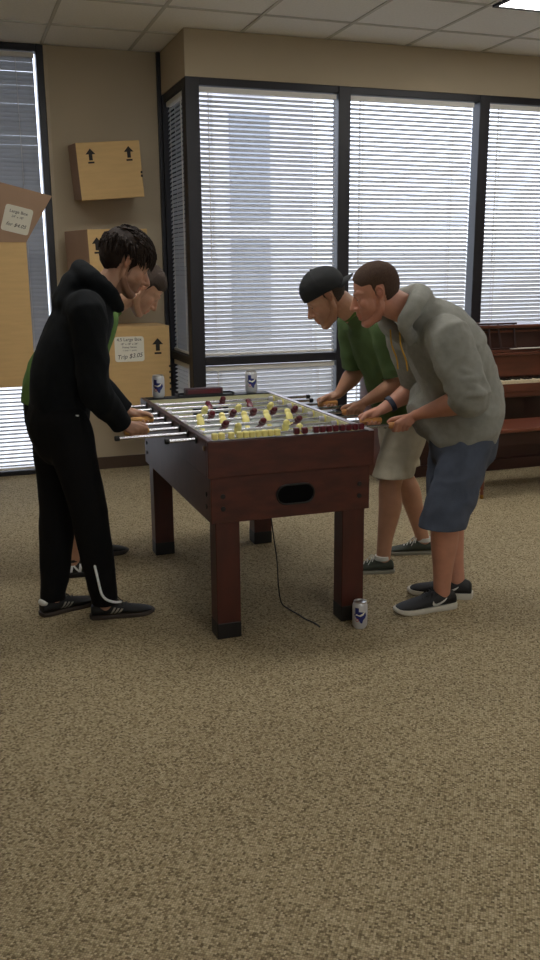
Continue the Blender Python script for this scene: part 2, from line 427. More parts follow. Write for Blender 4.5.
# side window (plane U0) between V1 and V2
window('window_2', [((U0, V2-.06, 0), (U0+.08, V2, HW)), ((U0+.004, V1+.1, HW-.05), (U0+D, V2-.06, HW)), ((U0+.004, V1+.1, HM-.03), (U0+D, V2-.06, HM+.03)), ((U0+.004, V1+.1, 0), (U0+D, V2-.06, .08)),
    ((U0-.03, V2-.035, 0), (U0, V2-.001, HC-.002))],
    [((U0+.07, V1+.09, .07), (U0+.076, V2-.05, HM-.02)), ((U0+.07, V1+.09, HM+.02), (U0+.076, V2-.05, HW-.04))])
# front windows
mull = [(U0, U0+.1), (2.832, 2.928), (4.035, 4.125), (5.25, 5.34), (6.32, 6.4)]
for k in range(4):
    a, b = mull[k][1], mull[k+1][0]
    bars = [((mull[k][0], V1, 0), (mull[k][1], V1+D, HW)), ((a, V1+.005, HW-.05), (b, V1+D, HW)), ((a, V1+.005, HM-.032), (b, V1+D, HM+.032)), ((a, V1+.005, 0), (b, V1+D, .09))]
    if k == 3: bars.append(((6.32, V1, 0), (6.4, V1+D, HW)))
    window('window_%d' % (k+3), bars, [((a-.01, V1+.085, .08), (b+.01, V1+.09, HM-.02)), ((a-.01, V1+.085, HM+.02), (b+.01, V1+.09, HW-.04))])

# blinds -----------------------------------------------------------
def blind(label, p0, axis, length, z0, z1, tilt, m, cords, name='venetian_blind', sp=.032, w=.036, seedk=0, slack=0):
    """p0: left end (x,y); axis 'x' or 'y' (run direction); room side is -y or -x"""
    t = thing(name, label, 'window blind', (p0[0], p0[1], z0), group='venetian blinds')
    rnd = random.Random(seedk)
    def P(u, d, z): return (u, d, z) if axis == 'x' else (d, u, z)
    H = z1-z0
    def bxx(nm, u0, u1, d0, d1, za, zb, mm, bev=.003):
        a, b = P(u0, d0, za), P(u1, d1, zb)
        lo = tuple(min(i, j) for i, j in zip(a, b)); hi = tuple(max(i, j) for i, j in zip(a, b))
        return MB().box(lo, hi, bev).build(nm, mm, t)
    bxx('headrail', 0, length, -.02, .02, H-.035, H, M['white'])
    bxx('bottom_rail', .004, length-.004, -.018, .018, 0, .02, M['white'])
    s = MB(); z = .035; n = 0
    while z < H-.038:
        tl = tilt+rnd.uniform(-.03, .03); pts = []
        sag = rnd.uniform(-.0015, .0015)
        for k, q in enumerate((-1, -.33, .33, 1)):
            d = q*w/2; h = .0035*(1-q*q)
            pts.append((d*math.cos(tl)-h*math.sin(tl), d*math.sin(tl)+h*math.cos(tl)))
        low = [(a, b-.0009) for a, b in pts][::-1]
        poly = pts+low
        va = [s.bm.verts.new(P(.006, a, z+b)) for a, b in poly]; vb = [s.bm.verts.new(P(length-.006, a, z+b+sag)) for a, b in poly]
        s.bm.faces.new(va); s.bm.faces.new(vb[::-1]); N = len(poly)
        for k in range(N): s.bm.faces.new((va[k], va[(k+1)%N], vb[(k+1)%N], vb[k]))
        z += sp; n += 1
    s.build('slats', m, t)
    for c in cords:
        for d in (-.019, .019):
            MB().tube([P(c*length, d, .01), P(c*length, d, H-.03)], .0022, seg=5).build('ladder_cord', M['white'], t)
    MB().tube([P(length*cords[0]-.03, -.026, H*.35), P(length*cords[0]-.03, -.024, H-.03)], .004, seg=6).build('tilt_wand', M['white'], t)
    return t
FB = V1+.045
blind('wide upper blind in the window just right of the black corner post', (mull[0][1]+.004, FB), 'x', mull[1][0]-mull[0][1]-.012, HM+.037, HW-.056, .70, M['slat'], (.09, .85), seedk=1)
blind('upper blind in the middle window behind the man in the grey hoodie', (mull[1][1]+.008, FB), 'x', mull[2][0]-mull[1][1]-.045, HM+.037, HW-.056, .70, M['slat'], (.1, .83), seedk=2)
blind('upper blind in the window above the piano at the right', (mull[2][1]+.012, FB), 'x', mull[3][0]-mull[2][1]-.02, HM+.037, HW-.056, .70, M['slat'], (.1, .9), seedk=3)
blind('upper blind in the last window, right of the piano and outside the photo', (mull[3][1]+.012, FB), 'x', mull[4][0]-mull[3][1]-.02, HM+.037, HW-.056, .70, M['slat'], (.1, .9), seedk=12)
blind('lower blind behind the far end of the table football table', (mull[0][1]+.004, FB), 'x', mull[1][0]-mull[0][1]-.012, .1, HM-.04, .75, M['slat'], (.12, .87), seedk=4)
blind('lower blind below the middle window, left of the piano', (mull[1][1]+.008, FB), 'x', mull[2][0]-mull[1][1]-.02, .1, HM-.04, .25, M['slat'], (.1, .83), seedk=5)
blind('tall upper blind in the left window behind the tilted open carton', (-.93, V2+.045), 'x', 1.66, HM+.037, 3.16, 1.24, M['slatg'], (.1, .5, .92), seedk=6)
blind('bright lower blind at left behind the black trousers', (-.93, V2+.045), 'x', 1.66, .04, HM-.035, .22, M['slat'], (.1, .9), seedk=7)
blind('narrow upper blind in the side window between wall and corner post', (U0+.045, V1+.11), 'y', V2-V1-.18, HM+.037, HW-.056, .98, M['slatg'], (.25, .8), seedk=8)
blind('narrow lower blind in the side window behind the cans', (U0+.045, V1+.11), 'y', V2-V1-.18, .09, HM-.04, .4, M['slat'], (.25, .8), seedk=9)

# ceiling lights
def troffer(x, y, nx, ny, label, group=True):
    t = thing('ceiling_light', label, 'ceiling light', (x, y, HC-.016), group='ceiling lights over the room')
    w, h = GS*nx-.03, GS*ny-.03
    f = MB().box((0, 0, 0), (w, .025, .014)).box((0, h-.025, 0), (w, h, .014)).box((0, .025, 0), (.025, h-.025, .014)).box((w-.025, .025, 0), (w, h-.025, .014))
    f.build('light_frame', M['bum'] if False else M['black'], t)
    MB().box((.025, .025, .004), (w-.025, h-.025, .012)).build('diffuser', M['panel'], t)
lx = G0x+GS*4+.015
troffer(lx, ys[2]-GS+.015, 2, 1, 'flat ceiling light panel at the top right corner of the view')
for a, b, s in ((-2, 3, 'lit ceiling panel over the left players, just outside the photo'), (0, 3, 'lit ceiling panel straight above the table football table'), (4, 5, 'lit ceiling panel added to brighten the right part of the room, nearer than the one in view'),  # the panel over the right floor is added to brighten it
    (0, 9, 'lit ceiling panel nearly above the photographer'), (1, 13, 'lit ceiling panel by the rear wall behind the photographer')):
    troffer(G0x+GS*a+.015, G0y-GS*(b+1)+.015, 2, 1, s)

# exterior building seen dimly through the slats
t = thing('building', 'pale building outside, dimly seen through the first wide blind', 'building', (3.6, 15, -2))
MB().box((-.2, 0, 0), (2.5, 6, 8.2)).build('wall', M['concrete'], t)
for k in range(3): MB().box((1.0, -.04, 2.4+2*k), (1.7, .02, 4.1+2*k)).build('window_band', mat('tinted_glass', (140, 144, 152), .2), t)


# ================================================================ CARTONS
def carton(label, c, size, rotz=0, roll=0, arrows=(), plaque=None, perf=None, open_top=False, group='cartons fixed up on the wall'):
    """c = lower-left front corner of the front face; size = (w, d, h); front faces -y"""
    t = thing('cardboard_box', label, 'box', c, group=group); w, d, h = size
    t.rotation_euler = (.075 if roll < -.05 else 0, roll, rotz)
    if open_top:
        b = MB(); k = .006
        b.box((0, 0, 0), (w, d, k)).box((0, 0, k), (w, k, h)).box((0, d-k, k), (w, d, h)).box((0, k, k), (k, d-k, h)).box((w-k, k, k), (w, d-k, h))
        b.build('box_body', M['card'], t)
    else:
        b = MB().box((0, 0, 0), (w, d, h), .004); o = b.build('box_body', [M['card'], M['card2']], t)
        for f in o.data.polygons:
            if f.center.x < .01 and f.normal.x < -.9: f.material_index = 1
        s = MB().box((.002, d/2-.002, h-.0006), (w-.002, d/2+.002, h+.0012)); s.build('lid_seam', M['card2'], t)
    for ax, az, s in arrows:
        a = MB(); P = [(-.35, -1), (.35, -1), (.35, .1), (.95, .1), (0, 1.15), (-.95, .1), (-.35, .1)]
        a.prism([(u*s*.5+ax, v*s*.5+az) for u, v in P], .0012, lambda u, v, q: (u, -q, v))
        a.box((ax-.3*s, -.0012, az-s*.78), (ax+.3*s, 0, az-s*.62)); a.build('arrow_mark', M['ink'], t)
    if perf:
        p = MB()
        for z in perf: p.box((w-.012, -.0015, z), (w+.0015, .03, z+.017))
        p.build('slot_marks', M['ink'], t)
    return t
RXF = Matrix.Rotation(pi/2, 4, 'X')
def plaque(t, x, z, w, h, lines, rot=0, parent_mat=None, off=0):
    m = parent_mat or Matrix.Identity(4)
    mm = m@Matrix.Translation((x, off, z))@RXF@Matrix.Rotation(rot, 4, 'Z')
    p = MB(); r = .02; pts = []
    for cx, cy, a0 in ((w/2-r, h/2-r, 0), (-w/2+r, h/2-r, pi/2), (-w/2+r, -h/2+r, pi), (w/2-r, -h/2+r, 1.5*pi)):
        for k in range(5): a = a0+k*pi/8; pts.append((cx+r*math.cos(a), cy+r*math.sin(a)))
    p.prism(pts, .003, lambda u, v, q: (u, v, q)); o = p.build('price_label', M['paper'], t); o.matrix_local = mm
    for k, (s, y, sz, sh) in enumerate(lines):
        text('label_text', s, sz, o, M['ink'], (0, y, .0032), Matrix.Rotation(.08 if sh else 0, 4, 'Z'), shear=sh)
    return o
LBL = [('4.5 Large Box', .062, .034, 0), ('18" x 18" x 24"', .032, .022, 0), ('Heavy Items', .008, .022, 0), ('1 item / 1 price', -.014, .017, 0), ('Trip $3.05', -.068, .046, .3)]
rl = math.radians(4.5)
carton('smaller cardboard box with two up arrows, high on the beige wall', (.967, 6.84, 2.092), (.465, .384, .395), roll=-rl, arrows=((.1, .31, .075), (.38, .315, .075)), perf=(.14, .165))
carton('cardboard box on the wall partly hidden behind the head of the man in black', (.985, 6.70, 1.42), (.49, .395, .465), rotz=.30, roll=-.03, arrows=((.07, .36, .085),))
c3 = carton('large cardboard box with white price label, behind the cans', (1.085, 6.8, .56), (.49, .42, .62), arrows=((.395, .475, .09),), perf=(.3, .255, .21, .165, .12, .05))
plaque(c3, .175, .45, .225, .19, LBL)
# big open carton at the left edge with its flaps standing out
t = thing('cardboard_box', 'huge open carton at left edge with a flared labelled top flap', 'box', (-.12, 6.62, .785))
w, d, h = .655, .56, 1.01; k = .006
xo = .2; MB().box((xo, 0, 0), (w, d, k)).box((xo, 0, k), (w, k, h)).box((xo, d-k, k), (w, d, h)).box((xo, k, k), (xo+k, d-k, h)).box((w-k, k, k), (w, d-k, h)).build('box_body', M['card'], t)
fl = MB()      # front flap, hinged on the front edge, raised and leaning out to the right
quad = [(xo, 0, h), (w, 0, h), (w+.18, -.13, h+.30), (.50, -.1647, h+.38)]
def slab(q, th, mb):
    a = [V(p) for p in q]; n = (a[1]-a[0]).cross(a[3]-a[0]).normalized()*th
    vs = [mb.bm.verts.new(p) for p in a]+[mb.bm.verts.new(p+n) for p in a]
    for f in [(0, 1, 2, 3), (7, 6, 5, 4), (0, 4, 5, 1), (1, 5, 6, 2), (2, 6, 7, 3), (3, 7, 4, 0)]: mb.bm.faces.new([vs[i] for i in f])
    return mb
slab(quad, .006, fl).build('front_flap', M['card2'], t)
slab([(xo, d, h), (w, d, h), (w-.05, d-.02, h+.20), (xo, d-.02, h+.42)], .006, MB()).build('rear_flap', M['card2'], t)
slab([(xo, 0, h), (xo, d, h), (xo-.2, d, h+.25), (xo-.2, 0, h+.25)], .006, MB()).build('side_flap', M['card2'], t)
a = V(quad[1])-V(quad[0]); b = V((.235, -.1517, .35)); a.normalize(); n = a.cross(b).normalized(); bb = n.cross(a).normalized()
fm = Matrix((( a.x, bb.x, n.x, 0), (a.y, bb.y, n.y, 0), (a.z, bb.z, n.z, 0), (0, 0, 0, 1)))
p = MB(); pts = []
for cx, cy, a0 in ((.075, .075, 0), (-.075, .075, pi/2), (-.075, -.075, pi), (.075, -.075, 1.5*pi)):
    for q in range(4): aa = a0+q*pi/6; pts.append((cx+.018*math.cos(aa), cy+.018*math.sin(aa)))
p.prism(pts, .003, lambda u, v, q: (u, v, q)); o = p.build('price_label', M['paper'], t)
o.matrix_local = Matrix.Translation(V((.50, 0, h))+b*.42+n*.007)@fm@Matrix.Rotation(-.25, 4, 'Z')
for s, y, sz, sh in (('Large Box', .045, .030, 0), ('24" x 18"', .012, .022, 0), ('for $4.05', -.05, .036, .3)): text('label_text', s, sz, o, M['ink'], (0, y, .0032), Matrix.Identity(4), shear=sh)
hk = MB().tube([(w/2, d+.02, .9), (w/2, d-.02, .9)], .01); hk.build('fixing_bolt', M['black'], t)

# ================================================================ TABLE FOOTBALL TABLE
TX0, TX1, TY0, TY1 = .961, 1.73, 3.518, 4.926
T = thing('foosball_table', 'dark cherry table football table with steel rods, between the four players', 'foosball table', ((TX0+TX1)/2, (TY0+TY1)/2, 0))
TW, TL = (TX1-TX0)/2, (TY1-TY0)/2
def tl(x, y, z): return (x-T.location.x, y-T.location.y, z)
def tbx(name, a, b, m, parent=T, bev=.003): return MB().box(tl(*a), tl(*b), bev).build(name, m, parent)
# cabinet: lower body (four boards), upper boards
i = .013
tbx('lower_end_panel', (TX0+i, TY0+i, .535), (TX1-i, TY0+.03, .745), M['wood'])
tbx('lower_end_panel', (TX0+i, TY1-.03, .535), (TX1-i, TY1-i, .745), M['wood'])
tbx('lower_side_panel', (TX0+i, TY0+.03, .535), (TX0+.03, TY1-.03, .745), M['wood2'])
tbx('lower_side_panel', (TX1-.03, TY0+.03, .535), (TX1-i, TY1-.03, .745), M['wood2'])
tbx('upper_end_panel', (TX0, TY0, .739), (TX1, TY0+.028, .895), M['wood'])
tbx('upper_end_panel', (TX0, TY1-.028, .739), (TX1, TY1, .895), M['wood'])
for xa, xb in ((TX0, TX0+.026), (TX1-.026, TX1)):
    tbx('side_rail', (xa, TY0+.028, .535 if 0 else .739), (xb, TY1-.028, .896), M['wood2'])
tbx('bottom_board', (TX0+.03, TY0+.03, .60), (TX1-.03, TY1-.03, .612), M['bum'])
# trims on top
tbx('top_trim', (TX0+.001, TY0+.002, .895), (TX0+.026, TY1-.002, .900), M['railtop'], bev=.002)
tbx('top_trim', (TX1-.026, TY0+.002, .895), (TX1-.001, TY1-.002, .900), M['rail'], bev=.002)
tbx('top_trim', (TX0+.026, TY0+.002, .895), (TX1-.026, TY0+.02, .899), M['railtop'], bev=.002)
tbx('ball_ledge', (TX0+.026, TY0+.02, .872), (TX1-.026, TY0+.066, .886), M['rail'], bev=.002)
tbx('top_trim', (TX0+.026, TY1-.09, .895), (TX1-.026, TY1-.002, .900), M['bum'], bev=.002)
tbx('playfield', (TX0+.026, TY0+.02, .775), (TX1-.026, TY1-.08, .787), M['field'], bev=0)
for xa, xb in ((TX0+.026, TX0+.034), (TX1-.034, TX1-.026)): tbx('inner_side_wall', (xa, TY0+.066, .787), (xb, TY1-.08, .894), M['cream'], bev=0)
tbx('inner_end_wall', (TX0+.034, TY1-.09, .787), (TX1-.034, TY1-.08, .894), M['cream'], bev=0)
tbx('inner_end_wall', (TX0+.034, TY0+.056, .787), (TX1-.034, TY0+.066, .872), M['cream'], bev=0)
# goal slots and pitch lines
tbx('goal_slot', (1.24, TY1-.0915, .79), (1.45, TY1-.0895+.008, .85), M['bum'], bev=0)
ln = MB()
ym = (TY0+TY1)/2; ln.box(tl(TX0+.036, ym-.003, .787), tl(TX1-.036, ym+.003, .7875))
for k in range(40):
    a0, a1 = 2*pi*k/40, 2*pi*(k+1)/40
    q = [tl(1.3455+r*math.cos(a), ym+r*math.sin(a), .7876) for r, a in ((.09, a0), (.096, a0), (.096, a1), (.09, a1))]
    ln.bm.faces.new([ln.bm.verts.new(p) for p in q])
ln.build('pitch_lines', M['red'], T)
# ball return opening (black plate painted as the shade inside it)
op = MB(); pts = []
for cx, a0 in ((.045, -pi/2), (-.045, pi/2)):
    for k in range(9): a = a0+k*pi/8; pts.append((cx+.043*math.cos(a), .043*math.sin(a)))
op.prism(pts, .004, lambda u, v, q: tl(1.358+u, TY0+i-q, .637+v)); fr = op.build('ball_return', M['void'], T)
op = MB(); n = len(pts)
for k in range(n):
    u0_, v0_ = pts[k]; u1_, v1_ = pts[(k+1) % n]
op.tube([tl(1.358+u, TY0+i-.004, .637+v) for u, v in pts+pts[:2]], .0045, seg=6); op.build('opening_rim', M['foot'], fr)
# bolts
def bolt(p, ax, m='brass'):
    b = MB().lathe([(.0001, -.004), (.011, -.003), (.011, 0), (.007, .003), (.0001, .004)], seg=12, axis=ax); b.build('bolt', M[m], T, smooth=True, loc=tl(*p))
for xx in (TX0+.065, TX1-.065):
    for zz in (.60, .655): bolt((xx, TY0+i-.003, zz), 'y', 'foot')
for yy in (TY0+.075, TY1-.075):
    for zz in (.60, .655): bolt((TX0+i-.003, yy, zz), 'x', 'foot'); bolt((TX1-i+.003, yy, zz), 'x', 'foot')
for yy in (TY0+.05, ): bolt((TX0-.003, yy, .862), 'x', 'brass')
# legs
lx0 = .032
for xx in (TX0+lx0, TX1-lx0-.109):
    for yy in (TY0+.02, TY1-.02-.097):
        lg = MB().box((0, 0, .07), (.109, .097, .60), .004).build('leg', M['legwood'], T, loc=tl(xx, yy, 0))
        MB().box((-.001, -.001, 0), (.110, .098, .075), .004).build('foot_cap', M['foot'], lg)
# rods
RODZ = .878
def man(rod, x, m, ang):
    b = MB()
    v, f = ell((0, 0, .026), (.0165, .015, .0165), seg=12, rings=8); b.add(v, f)
    v, f = tube_np([(0, 0, .02), (0, 0, 0), (0, 0, -.028)], [(.013, .011), (.0205, .0145), (.016, .012)], seg=12, side=(1, 0, 0)); b.add(v, f)
    v, f = tube_np([(0, 0, -.025), (0, 0, -.052), (0, .002, -.066)], [(.014, .010), (.012, .009), (.017, .012)], seg=10, side=(1, 0, 0)); b.add(v, f)
    o = b.build('player_figure', m, rod, smooth=True); o.location = (x-T.location.x, 0, 0); o.rotation_euler = (ang, 0, 0); return o
rods = {  # y index: (x left end, x right end, team material, men x, tilt, handle side)
    1: (.834, 1.89, 'yel', [1.44], .3, 1), 2: (.645, 1.81, 'yel', [1.195, 1.43], .6, 1), 3: (.815, 1.895, 'red', [1.179, 1.366, 1.55], 1.0, -1),
    4: (.817, 1.85, 'yel', [1.10, 1.215, 1.33, 1.445, 1.56], -.75, 1), 5: (.90, 1.91, 'red', [1.197, 1.31, 1.42, 1.53, 1.645], .95, -1),
    6: (.875, 1.84, 'yel', [1.202, 1.385, 1.565], .9, 1), 7: (.79, 1.86, 'red', [1.27, 1.50], -1.0, -1), 8: (.80, 1.90, 'red', [1.388], .8, -1)}
protoman = {}
HAND = {}
for k, (xa, xb, tm, men, tilt, side) in rods.items():
    y = 3.698+.15*(k-1); xa -= T.location.x; xb -= T.location.x
    r = MB().lathe([(.0078, xa), (.0078, xb)], axis='x', seg=14).build('rod', M['chrome'], T, smooth=True, loc=(0, y-T.location.y, RODZ))
    for x in men:
        if tm not in protoman: protoman[tm] = man(r, x, M[tm], tilt)
        else:
            o = protoman[tm].copy(); COL.objects.link(o); o.parent = r; o.location = (x-T.location.x, 0, 0); o.rotation_euler = (tilt, 0, 0)
    hx = xb if side > 0 else xa; tip = xa if side > 0 else xb; s = side
    hp = [(.0095, 0), (.0155, .008), (.017, .03), (.0165, .07), (.018, .10), (.015, .115), (.006, .118)]
    MB().lathe([(q, hx+s*z) for q, z in (hp if s > 0 else hp)], axis='x', seg=16).build('handle', M['grip2'] if s > 0 else M['grip'], r, smooth=True)
    MB().lathe([(.0118, tip-.006), (.0125, tip-.002), (.0125, tip+.012), (.008, tip+.016)] if s < 0 else [(.008, tip-.016), (.0125, tip-.012), (.0125, tip+.002), (.0118, tip+.006)], axis='x', seg=14).build('rubber_tip', M['bum'], r, smooth=True)
    for sx_, in_ in ((TX0, 1), (TX1, -1)):
        xo = sx_-T.location.x
        MB().lathe([(.010, xo-in_*.008), (.018, xo-in_*.006), (.018, xo), (.012, xo)] if in_ > 0 else [(.012, xo), (.018, xo), (.018, xo+.006), (.010, xo+.008)], axis='x', seg=16).build('outer_bearing', M['bum'], r, smooth=True)
        xi = xo+in_*.034
        MB().lathe([(.013, min(xi, xi+in_*.007)), (.019, xi+in_*.0035), (.013, max(xi, xi+in_*.007))], axis='x', seg=16).build('inner_bearing', M['cream'] if in_ > 0 else M['yel'], r, smooth=True)
        xs_ = xo+in_*.055
        MB().lathe([(.0135, xs_-.012), (.0135, xs_+.012)], axis='x', seg=14).build('bumper', M['rail'], r, smooth=True)
    HAND[k] = ((hx+s*.055+T.location.x), y, RODZ)
# score beads along the near end
sc = MB().lathe([(.003, TX0+.03-T.location.x), (.003, TX1-.03-T.location.x)], axis='x', seg=8).build('score_wire', M['chrome'], T, loc=(0, TY0+.018-T.location.y, .9155))
bp = None
for tm, xs_ in (('yel', [.998, 1.028, 1.07, 1.106, 1.134, 1.162, 1.190, 1.218, 1.246, 1.276]), ('red', [1.365, 1.403, 1.455, 1.486, 1.517, 1.548, 1.579, 1.610, 1.641, 1.672])):
    bp = None
    for x in xs_:
        if bp is None:
            bp = MB().box((-.0128, -.0135, -.0145), (.0128, .0135, .0145), .006).build('score_bead', M[tm], sc, smooth=False)
            b0 = bp
        else: b0 = bp.copy(); COL.objects.link(b0); b0.parent = sc
        b0.location = (x-T.location.x, 0, 0)

# ================================================================ CANS, CASE, TRAY, CABLE
def can(label, x, y, z, rot=0):
    t = thing('beer_can', label, 'can', (x, y, z), group=None, rotz=rot)
    R, Hh = .0345, .127
    MB().lathe([(.022, .004), (.026, 0), (.0285, .004), (R, .014), (R, .108), (.0325, .116), (.029, .122)], seg=36).build('can_body', M['can'], t, smooth=True)
    MB().lathe([(.029, .121), (.0292, .127), (.0275, .127), (.0265, .1225), (.0001, .1222)], seg=36).build('can_rim', M['alu'], t, smooth=True)
    tb = MB().box((-.008, -.016, .1222), (.008, .004, .1242), .001); tb.build('pull_tab', M['alu'], t)
    # wrapped mark: state outline with a star banner, facing -y
    def wrap(poly, name, m, e=.0006):
        b = bmesh.new(); vs = []
        for u, v in poly: vs.append(b.verts.new((u, v, 0)))
        b.faces.new(vs); bmesh.ops.triangulate(b, faces=b.faces[:])
        bmesh.ops.subdivide_edges(b, edges=b.edges[:], cuts=3, use_grid_fill=True)
        for q in b.verts:
            a = q.co.x/R; z_ = q.co.y; q.co = ((R+e)*math.sin(a), -(R+e)*math.cos(a), z_)
        me = bpy.data.meshes.new(name); b.to_mesh(me); b.free(); return link(name, me, m, t)
    tex = [(1.12*a_, .066+1.12*(b_-.066)) for a_, b_ in [(-.022, .100), (-.006, .100), (-.006, .084), (.010, .082), (.022, .080), (.026, .066), (.020, .056), (.012, .048), (.008, .034), (.001, .036), (-.006, .048), (-.012, .050), (-.018, .058), (-.028, .070), (-.022, .072)]]
    wrap(tex, 'state_emblem', M['blue'])
    wrap([(-.024, .067), (-.018, .075), (-.004, .070), (.010, .078), (.020, .088), (.021, .082), (.014, .070), (.0, .063), (-.016, .068)], 'script_banner', M['paper'], .0010)
    wrap([(-.014+.008*math.cos(a*pi/5), .046+.008*math.sin(a*pi/5)) for a in range(10)], 'round_seal', M['cred'], .0011)
    wrap([(-.014+.0055*math.cos(a*pi/5), .046+.0055*math.sin(a*pi/5)) for a in range(10)], 'round_seal', M['can'], .0015)
    return t
can('white and blue beer can on the carpet beside the near right table leg', 1.642, 3.452, 0, -.38)
can('white and blue beer can on the table edge in front of the labelled carton', 1.058, 4.885, .900, -.25)
can('white and blue beer can on the far table edge before the lower blind', 1.605, 4.885, .900, -.12)
t = thing('tray', 'flat black tray lying on the far edge of the table', 'tray', (1.325, 4.88, .900))
MB().box((-.165, -.04, 0), (.165, .04, .006), .002).box((-.165, -.04, .006), (-.158, .04, .014)).box((.158, -.04, .006), (.165, .04, .014)).box((-.158, .033, .006), (.158, .04, .014)).build('tray_body', M['bum'], t)
t = thing('case', 'dark red flat case lying in the black tray on the table', 'case', (1.315, 4.875, .906))
b = MB(); b.box((-.11, -.026, 0), (.11, .026, .038), .006); b.build('case_body', M['wood_red'], t)
MB().box((-.096, -.0275, .009), (.096, -.0255, .031), .0005).build('front_panel', M['red'], t)
MB().box((-.11, -.0268, .0), (.11, .0268, .005), .002).build('case_base', M['black'], t)
# cable
t = link('power_cable', None, None) if False else None
cb = MB(); pts = [(1.352, 3.86, .598), (1.354, 3.86, .5), (1.37, 3.86, .36), (1.385, 3.85, .22), (1.388, 3.84, .10), (1.395, 3.82, .02), (1.41, 3.77, .005), (1.43, 3.68, .004), (1.44, 3.62, .004), (1.462, 3.56, .004), (1.468, 3.51, .004)]
v, f = tube_np(pts, .0032, seg=8, sub=8); cb.add(v, f)
tag(cb.build('power_cable', M['bum'], smooth=True), 'thin black cable hanging from under the table to the carpet', 'cable')

# ================================================================ PIANO AND BENCH
PX0, PX1 = 3.02, 4.52
P = thing('upright_piano', 'brown upright piano against the windows behind the man in grey', 'piano', (PX0, 5.78, 0))
def pb(name, a, b, m, bev=.004, par=None): return MB().box((a[0]-PX0, a[1]-5.78, a[2]), (b[0]-PX0, b[1]-5.78, b[2]), bev).build(name, M[m], par or P)
pb('side_panel', (PX0, 6.0, 0), (PX0+.03, 6.42, 1.13), 'piano'); pb('side_panel', (PX1-.03, 6.0, 0), (PX1, 6.42, 1.13), 'piano')
pb('key_arm', (PX0, 5.78, .60), (PX0+.035, 6.0, .86), 'piano', .015); pb('key_arm', (PX1-.035, 5.78, .60), (PX1, 6.0, .86), 'piano', .015)
pb('lower_panel', (PX0+.03, 6.03, .03), (PX1-.03, 6.06, .64), 'pianod'); pb('bottom_rail', (PX0+.02, 6.0, 0), (PX1-.02, 6.1, .09), 'pianod')
pb('back_frame', (PX0+.03, 6.39, .03), (PX1-.03, 6.42, 1.12), 'pianod')
pb('key_bed', (PX0+.02, 5.79, .62), (PX1-.02, 6.05, .70), 'piano', .008)
pb('key_slip', (PX0+.035, 5.785, .66), (PX1-.035, 5.805, .725), 'piano')
pb('fallboard', (PX0+.035, 5.985, .755), (PX1-.035, 6.01, .93), 'piano', .006)
pb('fallboard_rail', (PX0+.02, 5.95, .925), (PX1-.02, 6.03, .945), 'piano', .006)
pb('upper_panel', (PX0+.03, 6.08, .945), (PX1-.03, 6.10, 1.13), 'pianod')
pb('upper_ledge', (PX0+.02, 6.02, .945), (PX1-.02, 6.10, .965), 'piano', .004)
pb('upper_moulding', (PX0+.03, 6.065, 1.095), (PX1-.03, 6.082, 1.11), 'piano', .003)
pb('lid', (PX0-.015, 6.03, 1.13), (PX1+.015, 6.44, 1.156), 'piano', .008)
for xx in (PX0+.03, PX1-.08):
    lg = MB(); lg.lathe([(.018, .0), (.026, .02), (.020, .05), (.030, .10), (.034, .2), (.030, .5), (.036, .58), (.036, .62)], seg=16).build('leg', M['piano'], P, smooth=True, loc=(xx+.03-PX0, 5.83-5.78, 0))
nk = 52; kw = (PX1-PX0-.08)/nk
kb = pb('keyboard', (PX0+.04, 5.81, .70), (PX1-.04, 5.98, .722), 'pianod', 0)
for j in range(nk):
    x0 = .04+j*kw; MB().box((x0+.0007, .030, .722), (x0+kw-.0007, .195, .745), .001).build('white_key', M['ivory'], kb)
for j in range(nk-1):
    if j % 7 in (0, 2, 3, 5, 6):
        x0 = .04+(j+1)*kw; MB().box((x0-.007, .085, .742), (x0+.007, .197, .757), .002).build('black_key', M['ebony'], kb)
# music desk: a slatted rest leaning on the upper panel
md = MB(); yb, ye = 6.035-5.78, 6.068-5.78
def bar(a, b, w=.008): md.tube([a, b], w, seg=6)
for c in (3.60, 3.83, 4.06):
    q = [(c+.0-PX0, yb, .968), (c+.13-PX0, yb, .968), (c+.115-PX0, ye-.01, 1.165), (c-.03-PX0, ye-.01, 1.165)]
    for s in range(4): bar(q[s], q[(s+1) % 4])
bar((3.4-PX0, ye-.012, 1.165), (4.2-PX0, ye-.012, 1.165)); bar((3.4-PX0, yb, .972), (4.2-PX0, yb, .972))
md.build('music_desk', M['pianod'], P)
t = thing('ledge_reflection', 'pale strip painted as a light reflection on the ledge of the piano', 'paper', (4.13, 6.0, .967))  # pale box stands in for light reflected off the piano ledge
MB().box((0, .01, 0), (.30, .05, .006), .001).build('glint_strip', M['paper'], t)
B = thing('piano_bench', 'reddish brown piano bench with turned legs in front of the piano', 'bench', (3.38, 5.2, 0))
MB().box((0, .02, .465), (.95, .40, .492), .007).build('seat', M['bench'], B)
ap = MB().box((.03, .05, .37), (.92, .07, .465)).box((.03, .35, .37), (.92, .37, .465)).box((.03, .07, .37), (.05, .35, .465)).box((.90, .07, .37), (.92, .35, .465)).build('apron', M['pianod'], B)
for xx in (.055, .895):
    for yy in (.055, .365):
        lg = MB().lathe([(.010, .03), (.014, .045), (.010, .06), (.015, .08), (.013, .10), (.017, .25), (.020, .40), (.02, .465)], seg=14).build('leg', M['bench'], B, smooth=True, loc=(xx, yy, 0))
        MB().lathe([(.009, 0), (.013, .004), (.013, .02), (.009, .034)], seg=14).build('brass_foot', M['brass'], lg, smooth=True)
